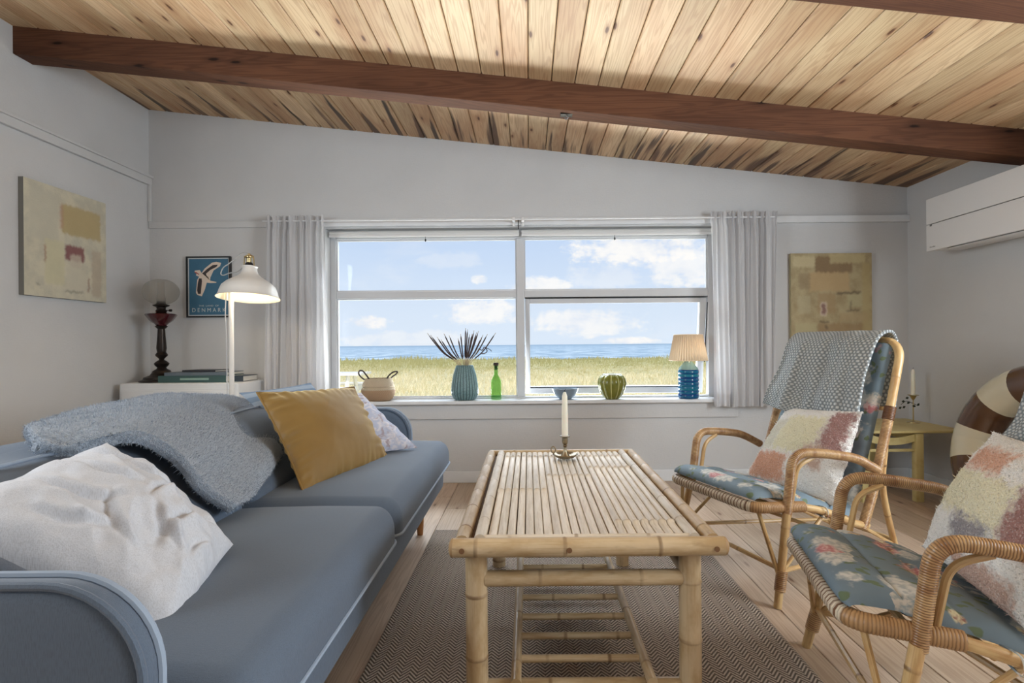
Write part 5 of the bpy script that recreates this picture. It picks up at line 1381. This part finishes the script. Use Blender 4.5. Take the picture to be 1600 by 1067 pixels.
    obj('body', MB().lathe([(9 * k, 0), (12 * k, 2 * k), (17 * k, 8 * k), (21 * k, 17 * k), (22.5 * k, 25 * k), (21 * k, 32 * k), (18 * k, 36.5 * k), (14 * k, 38.5 * k), (12 * k, 38 * k), (11 * k, 34 * k), (16 * k, 22 * k), (.001, 6 * k)], (x, y, ZS), 110, fn=lobe), mat('olive_glaze', f_gourd, rough=.22), T)
    obj('rim', MB().lathe([(14.5 * k, 37.6 * k), (15 * k, 38.6 * k), (13.5 * k, 39.6 * k), (11.5 * k, 39.2 * k), (11.5 * k, 37 * k)], (x, y, ZS), 36), mat('pale_glaze', col=(206, 210, 196), rough=.25), T)
    # blue table lamp
    y = 3.60; k = y / F; x = P(1074.5, 627, y).x
    T = thing('table_lamp', 'blue banded ceramic table lamp with pleated cream shade on the sill', 'lamp', (x, y, ZS))
    pr = [(13.5 * k, 0), (15 * k, 1.2 * k)]
    for i in range(7):
        z = (1.5 + i * 6.2) * k; pr += [(15.6 * k, z + .6 * k), (15.9 * k, z + 2.5 * k), (15.6 * k, z + 5.0 * k), (14.9 * k, z + 5.8 * k)]
    pr += [(13.5 * k, 46 * k)]
    def f_blue(t, b):
        z = t.sep(t.obj())[2]; n = t.noise(t.comb(0., 0., t.math('MULTIPLY', z, 55.)), 1., 1)
        return dict(col=t.mix(t.ramp(n, .4, .62), lin((10, 66, 126)), lin((20, 116, 140))))
    obj('base', MB().lathe(pr, (x, y, ZS), 40), mat('blue_glaze', f_blue, rough=.14), T)
    obj('neck', MB().lathe([(15 * k, 45.2 * k), (14 * k, 48 * k), (10.5 * k, 52 * k), (8.5 * k, 55 * k), (5.5 * k, 58 * k), (5.5 * k, 60 * k)], (x, y, ZS), 32), mat('sage_neck', col=(126, 160, 158), rough=.25), T)
    def shade_rib(r, z, a): return r * (1 + .022 * math.cos(a * 46))
    mb = MB().lathe([(29.3 * k, 59.2 * k), (21.5 * k, 99.5 * k)], (x, y, ZS), 184, fn=shade_rib); mb.f = [f for f in mb.f if len(f) == 4]
    def f_shade(t, b):
        out = t.n['Material Output']; tl = t.new('ShaderNodeBsdfTranslucent'); tl.inputs[0].default_value = lin((196, 172, 142)); mx = t.new('ShaderNodeMixShader'); mx.inputs[0].default_value = .28
        t.l.new(b.outputs[0], mx.inputs[1]); t.l.new(tl.outputs[0], mx.inputs[2]); t.l.new(mx.outputs[0], out.inputs[0])
    obj('shade', mb, mat('pleated_shade', f_shade, col=(178, 166, 148), rough=.85), T, sharp=20)
    for rr_, zz_ in ((29.6, 59.4), (21.8, 99.3)): obj('shade_ring', MB().tube([(x + rr_ * k * math.cos(i * PI / 20), y + rr_ * k * math.sin(i * PI / 20), ZS + zz_ * k) for i in range(40)], .0022, 6, closed=True), mat('shade_trim', col=(228, 210, 184), rough=.8), T)
    obj('bulb', MB().lathe([(3 * k, 58 * k), (3.5 * k, 64 * k), (6 * k, 72 * k), (6 * k, 77 * k), (3.5 * k, 81 * k), (.001, 82 * k)], (x, y, ZS), 18), mat('warm_bulb', col=(255, 230, 190), rough=.4, Emission_Color=(1, .75, .42, 1), Emission_Strength=2.), T)
    l = light('bulb_light', 'POINT', (x + .02, y - .02, ZS + 79 * k), (x, y, 0), .4, color=(1, .72, .44), shadow_soft_size=.02); l.parent = T; l.matrix_parent_inverse = Matrix.Translation((-x, -y, -ZS))
sill()

# ------------------------------------------------------------------ right corner
def right():
    # wall unit
    xf = 2.32; a = PX(1452, 322, xf); b_ = PX(1452, 404, xf); z1, z0 = a.z, b_.z; y1 = a.y; y0 = y1 - .80
    T = thing('air_conditioner', 'white wall-mounted air conditioner high on the right wall', 'air conditioner', (2.42, (y0 + y1) / 2, z0))
    def fn(q):
        if q.x < 2.4 and q.z < z0 + .05: q = q + Vector((.0, 0, 0))
        return q
    obj('casing', MB().rbox(xf + .004, XR - .001, y0, y1, z0 + .006, z1, (.012, .006, .012), 3), PLASTIC, T)
    zs = z0 + (z1 - z0) * .50
    obj('front_panel', MB().rbox(xf - .006, xf + .01, y0 + .0, y1 - .0, z0, zs - .002, .003, 2), PLASTIC, T)
    obj('front_panel', MB().rbox(xf - .006, xf + .01, y0 + .0, y1 - .0, zs + .002, z1 - .004, .003, 2), PLASTIC, T)
    obj('seam_line', MB().box(xf - .001, xf + .006, y0, y1 - .03, zs - .002, zs + .002), mat('grey_line', col=(90, 90, 90), rough=.6), T, smooth=False)
    obj('sensor', MB().rbox(xf - .008, xf - .002, y1 - .045, y1 - .030, zs - .012, zs - .002, .001, 1), mat('grey_plastic', col=(120, 120, 120), rough=.4), T)
    obj('air_vane', MB().rbox(xf + .03, xf + .10, y0 + .06, y1 - .12, z0 - .004, z0 + .008, .003, 1), PLASTIC, T)
    obj('outlet_slot', MB().box(xf + .02, xf + .030, y0 + .06, y1 - .12, z0 + .002, z0 + .0065), BLACK, T, smooth=False)
    obj('outlet_slot', MB().box(xf + .10, xf + .106, y0 + .06, y1 - .18, z0 + .002, z0 + .0065), BLACK, T, smooth=False)
    mk = MB()
    for i in range(5): mk.box(xf - .0068, xf - .0058, y1 - .028 - i * .009 - .006, y1 - .028 - i * .009, z0 + .018, z0 + .018 + (.007, .005, .005, .007, .005)[i])
    obj('maker_mark', mk, mat('grey_print', col=(150, 150, 150), rough=.5), T, smooth=False)
    # pale yellow side table in the corner
    Y = mat('pale_yellow_paint', lambda t, b: dict(col=t.mix(t.ramp(t.noise(t.obj(), 14, 5, .7), .5, .75), lin((206, 192, 136)), lin((186, 164, 106)))), rough=.5)
    x0, x1, y0, y1, zt = 1.84, 2.47, 3.06, 3.57, .408
    T = thing('side_table', 'pale yellow painted side table in the right corner behind the armchair', 'table', ((x0 + x1) / 2, (y0 + y1) / 2, 0))
    tp = obj('table_top', MB().rbox(x0, x1, y0, y1, zt - .018, zt, (.02, .02, .006), 3), Y, T)
    for x in (1.90, 2.205):
        for y in (y0 + .03, y1 - .05): obj('leg', MB().rbox(x - .022, x + .022, y - .02, y + .02, .0005, zt - .019, .004, 1), Y, T)
    for y in (y0 + .03, y1 - .05):
        pts = [(1.922 + .261 * i / 10, zt - .062 + .022 * math.cos((i / 10 - .5) * PI) * -1 + .01) for i in range(11)]
        poly = [(1.922 + .261 * i / 10, zt - .085 + .020 * (2 * i / 10 - 1) ** 2) for i in range(11)] + [(1.922 + .261 * (10 - i) / 10, zt - .045 + .022 * (2 * (10 - i) / 10 - 1) ** 2) for i in range(11)]
        obj('curved_rail', MB().extrude_poly(poly, .016, Matrix.Translation((0, y + .008, 0)) @ Matrix.Rotation(PI / 2, 4, 'X')), Y, T, smooth=False)
        obj('stretcher', MB().rbox(1.922, 2.183, y - .008, y + .008, .285, .300, .002, 1), Y, T)
    for x in (1.90, 2.205): obj('side_rail', MB().rbox(x - .01, x + .01, y0 + .05, y1 - .07, zt - .07, zt - .022, .002, 1), Y, T)
    # candle holder with leaf garland
    Yc = 3.36; c = P(1425, 662, Yc); x = c.x; z = zt + .0005; k = Yc / F
    T = thing('candle_holder', 'brass candle holder with metal leaves and a white candle on the yellow side table', 'candlestick', (x, Yc, z))
    zcup = P(1425, 630, Yc).z; zb = z
    obj('foot', MB().lathe([(.035, 0), (.034, .004), (.012, .007), (.004, .010), (.0035, zcup - zb - .02)], (x, Yc, z), 24), BRASS, T)
    obj('cup', MB().lathe([(.003, -.022), (.010, -.012), (.016, .0), (.018, .006), (.030, .0095), (.032, .011), (.028, .012), (.010, .008), (.001, .006)], (x, Yc, zcup), 24), BRASS, T)
    LF = mat('dark_leaf_metal', col=(52, 58, 48), rough=.5, metal=.4)
    tw = catmull([P(1406, 642, Yc), P(1414, 637, Yc), P(1424, 640, Yc), P(1432, 644, Yc)], 5); obj('twig', MB().tube(tw, .0016, 6), LF, T)
    for (a, b2) in ((1408, 637), (1414, 632), (1406, 646), (1428, 645), (1434, 641), (1419, 638), (1412, 645)):
        q = P(a, b2, Yc - .01); ag = R.uniform(0, 6.28); M = Matrix.Translation(q) @ Matrix.Rotation(PI / 2, 4, 'X') @ Matrix.Rotation(ag, 4, 'Z')
        obj('leaf', MB().extrude_poly([(0, -.004), (.008, -.008), (.018, 0), (.008, .008), (0, .004), (-.004, 0)], .0015, M), LF, T, smooth=False)
    candle_parts(T, x, Yc, zcup + .008, P(1425, 587, Yc).z, .0125, .0105)
    # inflatable swim ring leaning on the right wall
    Rm, r = .312, .098; tilt = math.radians(14)
    ctr = Vector((2.30, 2.49, 0)); ctr.z = (Rm * math.cos(tilt)) + r
    ctr.z += .002
    def f_ring(t, b):
        u, v, _ = t.sep(t.uv()); k = t.math('FRACT', t.math('MULTIPLY', t.math('ADD', u, .138), 6.)); 
        return dict(col=t.mix(t.ramp(k, .495, .505), lin((98, 70, 50)), lin((234, 234, 216))))
    nu, nv = 96, 28; T = thing('swim_ring', 'glossy brown and cream striped inflatable swim ring against the right wall', 'swim ring', (ctr.x, ctr.y, 0))
    M = Matrix.Translation(ctr) @ Matrix.Rotation(tilt, 4, 'Y')
    def rf(u, v):
        a, b2 = 2 * PI * u, 2 * PI * v; puck = 1 - .012 * (abs(math.sin(a * 6)) < .12)
        rr = r * puck * (1 + .015 * math.sin(a * 24) * max(0, math.cos(b2) * -1))
        q = Vector((rr * math.sin(b2), (Rm + rr * math.cos(b2)) * math.cos(a), (Rm + rr * math.cos(b2)) * math.sin(a)))
        return M @ q
    obj('tube', MB().grid(rf, nu, nv), mat('ring_vinyl', f_ring, rough=.16, Coat_Weight=.4), T, sharp=180)
    obj('valve', MB().tube([M @ Vector((-r * .98, Rm * math.cos(2.6), Rm * math.sin(2.6))), M @ Vector((-r - .012, Rm * math.cos(2.6), Rm * math.sin(2.6)))], .009, 10), mat('clear_vinyl', col=(220, 220, 210), rough=.2), T)
right()
